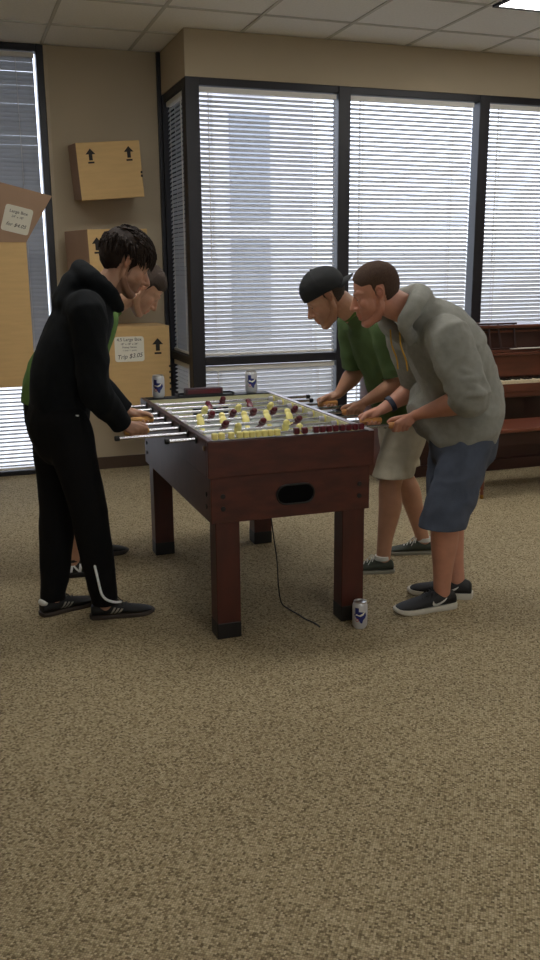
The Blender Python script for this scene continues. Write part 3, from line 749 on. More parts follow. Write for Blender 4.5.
#PEOPLE_BELOW
# ================================================================ PEOPLE
def frame(yaw, pitch, roll=0):
    """columns: forward, left, up (face looks along forward); pitch down"""
    R = Matrix.Rotation(yaw, 3, 'Z')@Matrix.Rotation(pitch, 3, 'Y')@Matrix.Rotation(roll, 3, 'X')
    return np.array(R)
def xf(sh, c, R, s):
    v, f = sh; return (v*s)@R.T+np.array(c), f
SK_C, SK_R = np.array((-.012, 0, .036)), np.array((.094, .0755, .088))
def head_shells(jaw=1.0, nose=1.0):
    S = [ell(SK_C, SK_R, seg=40, rings=26)]
    S.append(ell((.022, 0, -.022), (.062, .060, .075), seg=28, rings=18)); S.append(ell((.048, 0, -.045), (.040, .046, .055))); S.append(ell((.082, 0, -.022), (.014, .011, .022))); S.append(ell((.090, 0, -.036), (.014, .014, .009)))
    for s in (1, -1):
        S.append(tube_np([(-.012, s*.058, -.020), (-.004, s*.056*jaw, -.058), (.030, s*.042*jaw, -.092), (.068, s*.018, -.108)], [.014, .015, .015, .016], seg=12))
        S.append(ell((.050, s*.034, -.024), (.027, .026, .026)))                      # cheek
        S.append(tube_np([(.050, s*.052, .018), (.068, s*.038, .026), (.081, s*.018, .022)], [.009, .011, .010], seg=10))  # brow
        S.append(ell((.0955, s*.0125, -.036), (.010, .0075, .0075)))                  # nostril wing
        # ear: rim, lobe, body
        S.append(tube_np([(-.006, s*.073, .017), (-.013, s*.078, .0240), (-.024, s*.085, .0210), (-.029, s*.087, .008), (-.025, s*.083, -.006), (-.015, s*.075, -.017), (-.008, s*.073, -.015)], [.0036, .0042, .0044, .0044, .0042, .0055, .0045], seg=8, sub=3))
        S.append(ell((-.015, s*.073, .001), (.012, .006, .018)))
        S.append(ell((-.005, s*.074, -.003), (.005, .005, .006)))
        S.append(ell((.0655, s*.0315, .0065), (.0138, .0150, .0125)))  # upper lid
        S.append(tube_np([(.070, s*.044, .000), (.077, s*.034, -.009), (.080, s*.020, -.003)], [.003, .0035, .003], seg=8))
    S.append(ell((.066, 0, .030), (.016, .030, .016)))
    S.append(tube_np([(.078, 0, .024), (.089, 0, .004), (.1005*nose, 0, -.016), (.109*nose, 0, -.031)], [.0085, .0078, .0095, .0112], seg=14))
    S.append(ell((.103*nose, 0, -.036), (.011, .0085, .008)))
    S.append(tube_np([(.083, 0, -.040), (.084, 0, -.058)], [.012, .016], seg=12))
    S.append(ell((.060, 0, -.066), (.028, .034, .030)))
    S.append(tube_np([(.074, .024, -.069), (.0885, .011, -.0645), (.0925, 0, -.0655), (.0885, -.011, -.0645), (.074, -.024, -.069)], [.003, .0052, .006, .0052, .003], seg=10))
    S.append(tube_np([(.073, .022, -.073), (.0865, .010, -.0785), (.0895, 0, -.079), (.0865, -.010, -.0785), (.073, -.022, -.073)], [.003, .0056, .0066, .0056, .003], seg=10))
    S.append(ell((.074, 0, -.103), (.017, .021, .016)))                               # chin
    S.append(tube_np([(.055, 0, -.105), (.02, 0, -.092)], [(.030, .012), (.04, .02)], seg=14, side=(0, 1, 0)))
    return S
def hair_shell(th, region, amp, sc, seed, seg=110, rings=70, depth=.012):
    """closed cap over the skull; th = hair thickness (may be fn), region(x,y,z)->0..1"""
    v, f = ell((0, 0, 0), (1, 1, 1), seg=seg, rings=rings)
    out = np.empty_like(v)
    for k, p in enumerate(v):
        q = SK_C+SK_R*p
        w = region(*q)
        t = th(*q) if callable(th) else th
        n = p/SK_R; n /= np.linalg.norm(n)
        sw = V((q[0]*sc*.55+seed, q[1]*sc*1.4, q[2]*sc*.9))
        r = noise.noise(sw+noise.noise_vector(sw*.5)*.7)
        d = w*(t+amp*r)-(1-w)*depth
        out[k] = q+n*d
    return out, f
def sstep(a, b, x): t = min(1, max(0, (x-a)/(b-a))); return t*t*(3-2*t)
def region_std(front=.066, temple=.045, nape=-.045, soft=.006):
    def R(x, y, z):
        # hairline height as a function of x (forward)
        if x > .045: h = temple+(front-temple)*sstep(.045, .075, x)
        elif x > .012: h = temple
        elif x > -.002: h = -.012+(temple+.012)*sstep(-.002, .014, x)
        elif x > -.036: h = .031 if abs(y) > .045 and x < -.004 else -.012
        else: h = nape
        if x > .07: h = front-abs(y)*.3+.006
        return sstep(h-soft, h+soft, z)
    return R
def lerp(a, b, t): return tuple(np.array(a)*(1-t)+np.array(b)*t)

def hand_shells(grip, f, out, rh, wrist, s=1.05, spread=0):
    """sword-like grip round a rod; grip=(centre), f = +-1 along x towards the table, out = +-1 along y (hand's outer side)"""
    g = np.array(grip, float); S = []; w = np.array(wrist, float)
    F = np.array((f, 0, 0.)); O = np.array((0, out, 0.)); U = np.array((0, 0, 1.))
    fr = [.0088, .0092, .0088, .0078]; reach = [1.0, 1.05, 1.0, .9]
    knk = []
    for k in range(4):
        off = (.031-.0205*k)*s; R = rh+fr[k]*s*.95
        mcp = g+F*off+O*(R+.013*s)+U*(.016-.004*k)*s; knk.append(mcp)
        pts = [mcp]
        for a in np.linspace(-.25, -.25-2.75*reach[k], 6):          # outer side, under, up the inner side
            rr_ = R*(1.12 if a > -1 else 1.0)
            pts.append(g+F*(off-.004*(a+.25)*-1)+O*rr_*math.cos(a)+U*rr_*math.sin(a))
        S.append(tube_np(pts, [fr[k]*s*1.12, fr[k]*s*1.05, fr[k]*s, fr[k]*s, fr[k]*s*.95, fr[k]*s*.9, fr[k]*s*.8], seg=10, sub=3))
    for k in range(4):
        st = w+F*.006+U*(.008-.006*k)*s
        S.append(tube_np([st, st*.5+knk[k]*.5+O*.003, knk[k]], [.014*s, .0135*s, .0112*s], seg=10, sub=3))
    S.append(tube_np([w, (w+g+O*.014+U*.018)/2, g-F*.006+O*(rh+.012)+U*.012], [(.022*s, .016*s), (.026*s, .016*s), (.028*s, .011*s)], seg=14, sub=3))
    # thumb: leaves the side of the palm, over the top, closes on the inner side
    tb = w*.62+g*.38+U*.012+O*.004
    S.append(tube_np([w*.85+g*.15, tb, g+F*.012+O*.004+U*(rh+.014*s), g+F*.034-O*.010+U*(rh+.008*s), g+F*.046-O*.017+U*(rh-.002)], [.014*s, .0145*s, .0125*s, .0105*s, .009*s], seg=10, sub=4))
    return S
def forearm(el, wr, s=1.07, r0=.046):
    return tube_np([el, lerp(el, wr, .28), lerp(el, wr, .65), wr], [r0*s*.93, r0*s, .036*s, (.030*s, .024*s)], seg=16, sub=4)

def shoe(parent, ankle, yaw, L, upper, sole, lace, label, kind='sneaker', wd=1.0, pitch=0):
    """ankle at (x,y); toe points along yaw"""
    o = MB(); s = L/.305
    secs = [(-.068, .026, .062), (-.060, .034, .082), (-.035, .039, .092), (.0, .0405, .090), (.035, .041, .092), (.07, .0435, .080), (.11, .0475, .064), (.15, .049, .052), (.185, .046, .044), (.212, .037, .037), (.228, .022, .027)]
    if kind == 'flat': secs = [(a, b*.96, c*.88) for a, b, c in secs]
    rings = []
    for x, w, h in secs:
        ring = []
        for k in range(20):
            a = 2*pi*k/20; ca, sa = math.cos(a), math.sin(a)
            yy = math.copysign(abs(ca)**.75, ca)*w*wd; zz = .018+(h-.018)*(.5+.5*math.copysign(abs(sa)**.8, sa))
            yy *= 1-.42*max(0, sa)**1.5*(1 if x < .12 else .75)
            ring.append((x*s, yy*s, zz*s))
        rings.append(ring)
    n = 20; vs = [p for r in rings for p in r]; fs = []
    for i in range(len(rings)-1):
        for k in range(n): fs.append((i*n+k, i*n+(k+1) % n, (i+1)*n+(k+1) % n, (i+1)*n+k))
    fs.append(tuple(range(n))); fs.append(tuple((len(rings)-1)*n+k for k in range(n))[::-1])
    o.add(vs, fs); u = o.build('shoe', upper, parent, smooth=True)
    ss = u.modifiers.new('soft', 'SUBSURF'); ss.levels = 1; ss.render_levels = 1
    if label: u['label'] = label
    # sole
    P = []; xs_ = [-.074, -.066, -.04, 0, .04, .08, .12, .16, .19, .215, .231, .238]; ws = [.015, .032, .041, .042, .040, .043, .049, .052, .050, .042, .027, .010]
    P = [(x*s, w*s*wd) for x, w in zip(xs_, ws)]+[(x*s, -w*s*wd) for x, w in zip(xs_[::-1], ws[::-1])]
    b = MB(); N = len(P); hs = lambda x, t: (.030 if x < 0 else .024)*s*t if kind != 'flat' else .020*s*t
    lay = []
    for t, k in ((0, .94), (.25, 1), (.8, 1.0), (1, .96)):
        lay.append([b.bm.verts.new((x*(k*.5+.5), y*k, hs(x, t)+(.010*s*max(0, (x/s-.17)/.07)**2 if t < .5 else .004*s*max(0, (x/s-.17)/.07)))) for x, y in P])
    b.bm.faces.new(lay[0][::-1]); b.bm.faces.new(lay[-1])
    for A, Bq in zip(lay, lay[1:]):
        for k in range(N): b.bm.faces.new((A[k], A[(k+1) % N], Bq[(k+1) % N], Bq[k]))
    b.build('sole', sole, u, smooth=True)
    lc = MB()
    for k in range(5):
        x = (.055+.020*k)*s; z = (.088-.0075*k-.0018*k*k*.5)*s; w = .019*s
        if kind == 'flat': z *= .9
        lc.tube([(x, -w, z-.006), (x+.004, -w*.4, z+.002), (x+.006, w*.4, z+.002), (x+.012, w, z-.006)], .0026, seg=6)
    for sg in (1, -1):
        lc.tube([(.05*s, 0, .088*s*(.9 if kind == 'flat' else 1)), (.048*s, sg*.014, .098*s), (.055*s, sg*.03, .092*s), (.062*s, sg*.036, .074*s)], .0024, seg=6)
        lc.tube([(.05*s, 0, .088*s*(.9 if kind == 'flat' else 1)), (.062*s, sg*.022, .090*s), (.085*s, sg*.040, .058*s)], .0022, seg=6)
    lc.build('lace', lace, u, smooth=True)
    u.location = (ankle[0], ankle[1], 0); u.rotation_euler = (0, 0, yaw)
    return u
def side_patch(sh, polys, name, m, side, L=.305, lift=.0022, depth=.5):
    """flat mark on the flank of a shoe: outline in (x, z); side=-1 right flank (-y)"""
    s = L/.305
    secs = [(-.068, .026, .062), (-.060, .034, .082), (-.035, .039, .092), (.0, .0405, .090), (.035, .041, .092), (.07, .0435, .080), (.11, .0475, .064), (.15, .049, .052), (.185, .046, .044), (.212, .037, .037), (.228, .022, .027)]
    xs_ = [q[0] for q in secs]
    def surf(x, z):
        w = np.interp(x, xs_, [q[1] for q in secs]); h = np.interp(x, xs_, [q[2] for q in secs])
        t = (z-.018)/max(1e-4, h-.018); sa = max(-1, min(1, 2*t-1)); sa = math.copysign(abs(sa)**(1/.8), sa)
        ca = math.sqrt(max(0, 1-sa*sa)); yy = ca**.75*w*(1-.42*max(0, sa)**1.5)
        return yy+lift
    b = bmesh.new()
    for P in polys:
        vs = [b.verts.new((x, 0, z)) for x, z in P]; b.faces.new(vs)
    bmesh.ops.triangulate(b, faces=b.faces[:]); bmesh.ops.subdivide_edges(b, edges=b.edges[:], cuts=2, use_grid_fill=True)
    for v in b.verts: x, z = v.co.x, v.co.z; v.co = (x*s, side*surf(x, z)*s, z*s)
    r = bmesh.ops.extrude_face_region(b, geom=b.faces[:]); 
    for v in [e for e in r['geom'] if isinstance(e, bmesh.types.BMVert)]: v.co.y += side*.0012
    me = bpy.data.meshes.new(name); b.to_mesh(me); b.free(); return link(name, me, m, sh)

def eyes(T, hc, R, s, lookdown=0):
    for sg in (1, -1):
        c = np.array((.0660, sg*.0315, .0015)); q = MB(); v, f = ell((0, 0, 0), (.0125*s,)*3, seg=16, rings=10); q.add(v, f)
        o = q.build('eye', M['eye'], T, smooth=True); o.location = tuple(R@(c*s)+np.array(hc)-np.array(T.location))
        q = MB(); v, f = ell(tuple(R@np.array((.0095, 0, -.002))*s), (.0052*s,)*3, seg=12, rings=8); q.add(v, f); q.build('iris', M['iris'], o, smooth=True)
def brows(T, hc, R, s, m, th=.0032):
    for sg in (1, -1):
        v, f = tube_np([(.080, sg*.014, .0285), (.0785, sg*.026, .034), (.066, sg*.043, .033), (.056, sg*.051, .026)], [th*.8, th, th*.8, th*.4], seg=8)
        q = MB(); q.add((v*s)@R.T+np.array(hc)-np.array(T.location), f); q.build('eyebrow', m, T, smooth=True)

def body(T, parts, hc, R, s, m, hands, stub=.0, jaw=1, nose=1, vox=.0041, beard=(.55, .47, .42)):
    hc = np.array(hc); loc = np.array(T.location)
    S = [xf(q, hc, R, s) for q in head_shells(jaw, nose)]+parts
    S = [(v-loc, f) for v, f in S]
    me = remesh(S, vox)
    hl = [np.array(h)-loc for h in hands]; hcl = hc-loc
    v = getv(me); d = np.linalg.norm(v-hcl, axis=1); w1 = np.clip((d-.13*s)/.04, 0, 1)
    hd = np.min([np.linalg.norm(v-h, axis=1) for h in hl], axis=0); w1 = np.minimum(w1, np.clip((hd-.075)/.04, 0, 1))
    smooth(me, 12, lambda k: np.where(w1 > 0, w1, 0) if k > 2 else np.maximum(w1, .7))
    v = getv(me); q = ((v-hcl)@R)/s
    c = np.ones((len(v), 4)); x, y, z = q[:, 0], q[:, 1], q[:, 2]
    near = np.linalg.norm(q, axis=1) < .16
    lip = near & (x > .078) & (abs(y) < .024) & (z < -.057) & (z > -.088) & (x > .0835-.25*np.abs(y)*0)
    c[lip, :3] *= (.92, .68, .66)
    ear = near & (abs(y) > .076) & (x < .01); c[ear, :3] *= (1.0, .86, .84)
    ck = near & (x > .05) & (z < -.005) & (z > -.045); c[ck, :3] *= (1.0, .93, .91)
    if stub:
        st = np.clip((-.045-z+np.maximum(0, x-.03)*.25)/.02, 0, 1)*near*(~lip)*(z > -.125)*(x > -.01)
        st = np.maximum(st, near*(x > -.006)*(x < .016)*(abs(y) > .045)*(z < .02)*(z > -.05)*.9)
        for k in range(3): c[:, k] *= 1-st*stub*(1-beard[k])
    a = me.color_attributes.new('tint', 'FLOAT_COLOR', 'POINT'); a.data.foreach_set('color', c.ravel().astype(np.float32))
    shade(me); return link('body', me, m, T)
def hair(T, sh, hc, R, s, m, name='hair'):
    v, f = sh if isinstance(sh, tuple) else join(sh)
    v = (v*s)@R.T+np.array(hc)-np.array(T.location)
    q = MB(); q.add(v, f); return q.build(name, m, T, smooth=True)
def sh_local(T, S): l = np.array(T.location); return [(v-l, f) for v, f in S]
def cuts_local(T, C): l = np.array(T.location); return [(tuple(np.array(c)-l), n, r) for c, n, r in C]
def hood_dir(a, b): d = np.array(b, float)-np.array(a, float); return tuple(d/np.linalg.norm(d))
YS = (0, 1, 0)

# ---------------------------------------------------------------- person 1: black hooded top, near left
def person1():
    T = thing('person', 'person in black hooded top and black track trousers, leaning over the near left handles', 'person', (.45, 4.06, 0), group=None)
    s = 1.07; hc = (.755, 4.06, 1.622); R = frame(.05, math.radians(28))
    g3, g5 = HAND[3], HAND[5]
    w3 = (g3[0]-.075, g3[1]-.030, g3[2]+.042); w5 = (g5[0]-.080, g5[1]+.022, g5[2]+.046)
    shN, elN = (.545, 3.875, 1.425), (.560, 3.845, 1.085)
    shF, elF = (.600, 4.25, 1.42), (.610, 4.30, 1.09)
    S = [tube_np([(.42, 4.06, .96), (.44, 4.06, 1.1), (.50, 4.06, 1.26), (.565, 4.06, 1.40), (.60, 4.06, 1.46)], [(.15, .11), (.145, .10), (.16, .105), (.18, .10), (.13, .07)], seg=24, side=YS)]
    S.append(tube_np([(.60, 4.06, 1.45), (.66, 4.06, 1.52), (.715, 4.06, 1.575)], [.075, .063, .066], seg=20))
    for sh, el, wr, g in ((shN, elN, w3, g3), (shF, elF, w5, g5)):
        S.append(tube_np([(.59, 4.06, 1.42), sh, el], [.07, .056, .042], seg=14)); S.append(forearm(el, wr))
    S += hand_shells(g3, 1, -1, .0165, w3)+hand_shells(g5, 1, 1, .0165, w5)
    N = [(.43, 3.97, .98), (.515, 3.965, .54), (.570, 3.98, .06)]; Fp = [(.41, 4.16, .98), (.395, 4.15, .53), (.350, 4.13, .06)]
    for L in (N, Fp): S.append(tube_np([L[0], lerp(L[0], L[1], .5), L[1], lerp(L[1], L[2], .3), L[2]], [.085, .075, .055, .055, .038], seg=16))
    body(T, S, hc, R, s, M['sk1'], [g3, g5], stub=.75, jaw=1.0, nose=1.06, beard=(.35, .30, .28))
    # hooded top
    G = [tube_np([(.425, 4.06, .955), (.43, 4.06, 1.03), (.445, 4.06, 1.12), (.49, 4.06, 1.25), (.545, 4.06, 1.37), (.585, 4.06, 1.455), (.625, 4.06, 1.505)], [(.168, .128), (.176, .138), (.180, .142), (.188, .142), (.198, .135), (.165, .108), (.09, .08)], seg=32, side=YS)]
    for sh, el, wr in ((shN, elN, w3), (shF, elF, w5)):
        G.append(tube_np([(sh[0]-.01, sh[1]*.6+4.06*.4, sh[2]), sh, lerp(sh, el, .5), el, lerp(el, wr, .5), lerp(el, wr, .93), lerp(el, wr, 1.08)], [.085, .083, .074, .070, .062, .050, .048], seg=20))
        for q in (.86, .93, 1.05, 1.12, 1.22): G.append(tube_np([lerp(sh, el, q*.82)+np.array((.035, -.05, 0)), lerp(sh, el, q*.82)+np.array((-.03, -.055, .02))], [.016, .016], seg=8))
    # hood, a thick roll round the neck
    G.append(tube_np([(.700, 3.995, 1.440), (.655, 3.955, 1.500), (.592, 3.965, 1.552), (.555, 4.06, 1.592), (.592, 4.155, 1.552), (.655, 4.165, 1.500), (.700, 4.125, 1.440)], [.026, .036, .046, .052, .046, .036, .026], seg=18, sub=6))
    G.append(tube_np([(.525, 3.94, 1.37), (.515, 3.93, 1.22)], [.085, .07], seg=16))
    G.append(tube_np([(.47, 4.06, 1.46), (.51, 4.06, 1.55)], [(.11, .05), (.10, .05)], seg=18, side=YS))
    cuts = [((lerp(elN, w3, .98)), hood_dir(elN, w3), .085), ((lerp(elF, w5, .98)), hood_dir(elF, w5), .085)]
    garment('hooded_top', sh_local(T, G), M['hoodk'], T, vox=.0075, it=6, cuts=cuts_local(T, cuts), amp=.006, sc=7, seed=3, st=(1.3, 1.3, .8))
    garment('waistband', sh_local(T, [tube_np([(.424, 4.06, .955), (.428, 4.06, 1.005)], [(.172, .131), (.176, .134)], seg=32, side=YS)]), M['hoodk'], T, vox=.007, it=3, amp=0)
    # trousers
    K = [tube_np([(.42, 4.06, 1.02), (.415, 4.065, .93), (.42, 4.065, .86)], [(.165, .125), (.175, .140), (.16, .13)], seg=28, side=YS)]
    for L, k in ((N, 0), (Fp, 1)):
        a, b, c = L; K.append(tube_np([(a[0], a[1], .95), lerp(a, b, .3), lerp(a, b, .65), b, lerp(b, c, .35), lerp(b, c, .7), (c[0]-.005, c[1], .10), (c[0]-.002, c[1], .065)], [.108, .106, .094, .084, .080, .070, .062, .058], seg=22))
        for j in range(7):
            q = lerp(b, c, .50+.07*j); rr_ = .065-.003*j; sg = 1 if j % 2 else -1
            K.append(tube_np([(q[0]-rr_*.6, q[1]-rr_*.75, q[2]+.012*sg), (q[0]+rr_*.3, q[1]-rr_*.95, q[2]), (q[0]+rr_*.9, q[1]-rr_*.3, q[2]-.012*sg)], [.007, .011, .007], seg=8))
    cuts = []
    for L in (N, Fp): c = L[2]; cuts.append(((c[0], c[1], .072), (0, 0, -1), .09))
    garment('track_trousers', sh_local(T, K), M['trk'], T, vox=.0075, it=6, cuts=cuts_local(T, cuts), amp=.004, sc=7, seed=8, st=(1, 1, .7))
    # reflective piping on the near lower leg
    P = [(.520, 3.900, .285), (.528, 3.900, .235), (.536, 3.900, .185), (.545, 3.900, .145), (.565, 3.898, .118), (.600, 3.902, .100), (.632, 3.915, .092)]
    v, f = tube_np(P, [(.0058, .0058)]*7, seg=8, sub=5); q = MB(); q.add(v-np.array(T.location), f); q.build('reflective_piping', M['refl'], T, smooth=True)
    q = MB(); v, f = tube_np([(.452, 3.885, .985), (.482, 3.882, .984)], .004, seg=6); q.add(v-np.array(T.location), f); q.build('logo_tab', M['refl'], T)
    for (ax, ay), yaw in (((.568-.45, 3.985-4.06), -.08), ((.345-.45, 4.125-4.06), .33)):
        u = shoe(T, (ax, ay), yaw, .300, M['shk'], M['solek'], M['shk'], 'black shoe with three pale stripes', 'flat')
        st = [[(.030+.017*k, .026), (.039+.017*k, .026), (.058+.017*k, .062-.004*k), (.049+.017*k, .064-.004*k)] for k in range(3)]
        for sg in (-1, 1): side_patch(u, [[(x-.01, z*.92) for x, z in P_] for P_ in st], 'stripe', M['stripe'], sg)
        if yaw > 0:
            hp = MB(); v, f = ell((-.052, 0, .065), (.020, .034, .016)); hp.add(v, f); hp.build('heel_tab', M['lace'], u, smooth=True)
    # hair: thick, shaggy, falls on the forehead
    reg = region_std(.058, .030, -.060)
    def th(x, y, z): return (.016+.007*sstep(.02, .1, z)+.008*sstep(-.02, -.09, x))*(1-.65*sstep(.055, .02, z)*sstep(-.06, -.03, x))
    H = [hair_shell(th, reg, .0035, 60, 4)]
    rnd = random.Random(5)
    for k in range(420):      # locks combed forward and sideways
        a = rnd.uniform(-pi, pi); e = rnd.uniform(.1, 1.45)
        p = np.array((math.cos(e)*math.cos(a), math.cos(e)*math.sin(a), math.sin(e)))
        q = SK_C+SK_R*p
        if reg(*q) < .5: continue
        n = p/SK_R; n /= np.linalg.norm(n)
        d = np.array((.8, rnd.uniform(-.22, .22)+.25*p[1], -.15)) if p[2] > .55 else np.array((.35, rnd.uniform(-.15, .15), -.8))
        d = d-n*np.dot(d, n); d /= np.linalg.norm(d)
        t0_ = th(*q); ln = rnd.uniform(.035, .055)
        a0 = q+n*(t0_*.6); a1 = q+n*(t0_+.001)+d*ln*.5; a2 = q+n*(t0_*.6)+d*ln
        H.append(tube_np([a0, a1, a2], [.0045, .0045, .001], seg=6, sub=2, round_cap=False))
    for k in range(26):       # fringe over the forehead
        y = -.055+.11*k/25+rnd.uniform(-.004, .004); z0 = .085-abs(y)*.35
        x0 = .062-abs(y)*.5
        H.append(tube_np([(x0-.01, y, z0+.018), (x0+.026, y*1.02, z0+.012), (x0+.047-abs(y)*.2, y*1.05+rnd.uniform(-.006, .006), z0-.008-rnd.uniform(0, .012))], [.009, .008, .0015], seg=6, sub=3, round_cap=False))
    for sg in (1, -1):        # sideburns and hair before the ears
        for k in range(10):
            z0 = .045-.004*k; H.append(tube_np([(.010+.004*k*.3, sg*.074, z0), (.006, sg*.0745, z0-.02), (.003+.002*rnd.random(), sg*.0705, -.022-.010*rnd.random())], [.006, .005, .0012], seg=6, sub=3, round_cap=False))
    hair(T, H, hc, R, s, M['hairb']); eyes(T, hc, R, s); brows(T, hc, R, s, M['hairb'], .0045)
person1()

# ---------------------------------------------------------------- person 2: green tee, far left
def person2():
    T = thing('person', 'person in green tee and black shorts, bent low behind the man in black', 'person', (.45, 4.72, 0))
    s = 1.05; hc = (.962, 4.72, 1.500); R = frame(.0, math.radians(47))
    g7, g8 = HAND[7], HAND[8]
    w7 = (g7[0]-.075, g7[1]-.028, g7[2]+.042); w8 = (g8[0]-.078, g8[1]+.022, g8[2]+.046)
    shN, elN = (.72, 4.55, 1.36), (.62, 4.46, 1.08); shF, elF = (.74, 4.90, 1.36), (.64, 4.99, 1.09)
    S = [tube_np([(.44, 4.72, .92), (.47, 4.72, 1.06), (.58, 4.72, 1.21), (.68, 4.72, 1.32), (.74, 4.72, 1.37)], [(.14, .10), (.14, .095), (.155, .1), (.17, .095), (.12, .07)], seg=24, side=YS)]
    S.append(tube_np([(.73, 4.72, 1.36), (.80, 4.72, 1.42), (.87, 4.72, 1.475)], [.07, .060, .064], seg=20))
    for sh, el, wr in ((shN, elN, w7), (shF, elF, w8)):
        S.append(tube_np([(.72, 4.72, 1.36), sh, el], [.065, .053, .041], seg=14)); S.append(forearm(el, wr))
    S += hand_shells(g7, 1, -1, .0165, w7)+hand_shells(g8, 1, 1, .0165, w8)
    N = [(.45, 4.63, .90), (.51, 4.62, .50), (.500, 4.63, .06)]; Fp = [(.46, 4.82, .90), (.60, 4.88, .50), (.640, 4.93, .06)]
    for L in (N, Fp): S.append(tube_np([L[0], lerp(L[0], L[1], .5), L[1], lerp(L[1], L[2], .3), L[2]], [.085, .073, .056, .057, .037], seg=16))
    body(T, S, hc, R, s, M['sk2'], [g7, g8], stub=.35, beard=(.55, .48, .45))
    G = [tube_np([(.425, 4.72, .88), (.435, 4.72, .96), (.465, 4.72, 1.07), (.56, 4.72, 1.21), (.66, 4.72, 1.32), (.73, 4.72, 1.39), (.80, 4.72, 1.43)], [(.165, .125), (.168, .130), (.168, .132), (.178, .135), (.186, .125), (.145, .098), (.072, .068)], seg=30, side=YS)]
    cuts = [((.80, 4.72, 1.425), (.75, 0, .65), .11), ((.42, 4.72, .92), (-.15, 0, -1), .26)]
    for sh, el in ((shN, elN), (shF, elF)):
        G.append(tube_np([(sh[0]-.01, sh[1]*.6+4.72*.4, sh[2]), sh, lerp(sh, el, .5), lerp(sh, el, .82)], [.075, .074, .068, .068], seg=18)); cuts.append((lerp(sh, el, .74), hood_dir(sh, el), .09))
    garment('tee', sh_local(T, G), M['green'], T, vox=.008, it=6, cuts=cuts_local(T, cuts), amp=.004, sc=8, seed=13)
    K = [tube_np([(.445, 4.72, .98), (.445, 4.72, .90), (.445, 4.72, .82)], [(.16, .125), (.168, .135), (.155, .13)], seg=28, side=YS)]; cuts = []
    for L in (N, Fp):
        a, b, c = L; K.append(tube_np([a, lerp(a, b, .4), lerp(a, b, .8), lerp(a, b, 1.08)], [.105, .102, .098, .096], seg=22)); cuts.append((lerp(a, b, 1.0), hood_dir(a, b), .13))
    garment('shorts', sh_local(T, K), M['trk'], T, vox=.008, it=5, cuts=cuts_local(T, cuts), amp=.004, sc=8, seed=18)
    for (ax, ay), yaw, nn in (((.495-.45, 4.632-4.72), -.12, 0), ((.628-.45, 4.935-4.72), .0, 1)):
        u = shoe(T, (ax, ay), yaw, .295, M['shk'], M['solek'] if nn else M['shk'], M['shk'], 'black running shoe')
        if not nn:
            NL = [[(-.012, .030), (.002, .030), (.010, .076), (-.004, .080)], [(.034, .030), (.048, .030), (.056, .072), (.042, .076)], [(-.004, .080), (.010, .076), (.048, .030), (.034, .030)]]
            side_patch(u, [[(x+.0, z) for x, z in P_] for P_ in NL], 'letter_mark', M['refl'], -1)
            cf = MB(); v, f = tube_np([(0, 0, .086), (0, 0, .10)], [.044, .043], seg=20, round_cap=False); cf.add(v, f); cf.build('ankle_sock', M['shk'], u, smooth=True)
    hair(T, hair_shell(lambda x, y, z: .005+.007*sstep(.02, .1, z), region_std(.060, .040, -.048, .009), .0022, 120, 21, depth=.007), hc, R, s, M['hairs']); eyes(T, hc, R, s); brows(T, hc, R, s, M['hairs'], .0034)
person2()

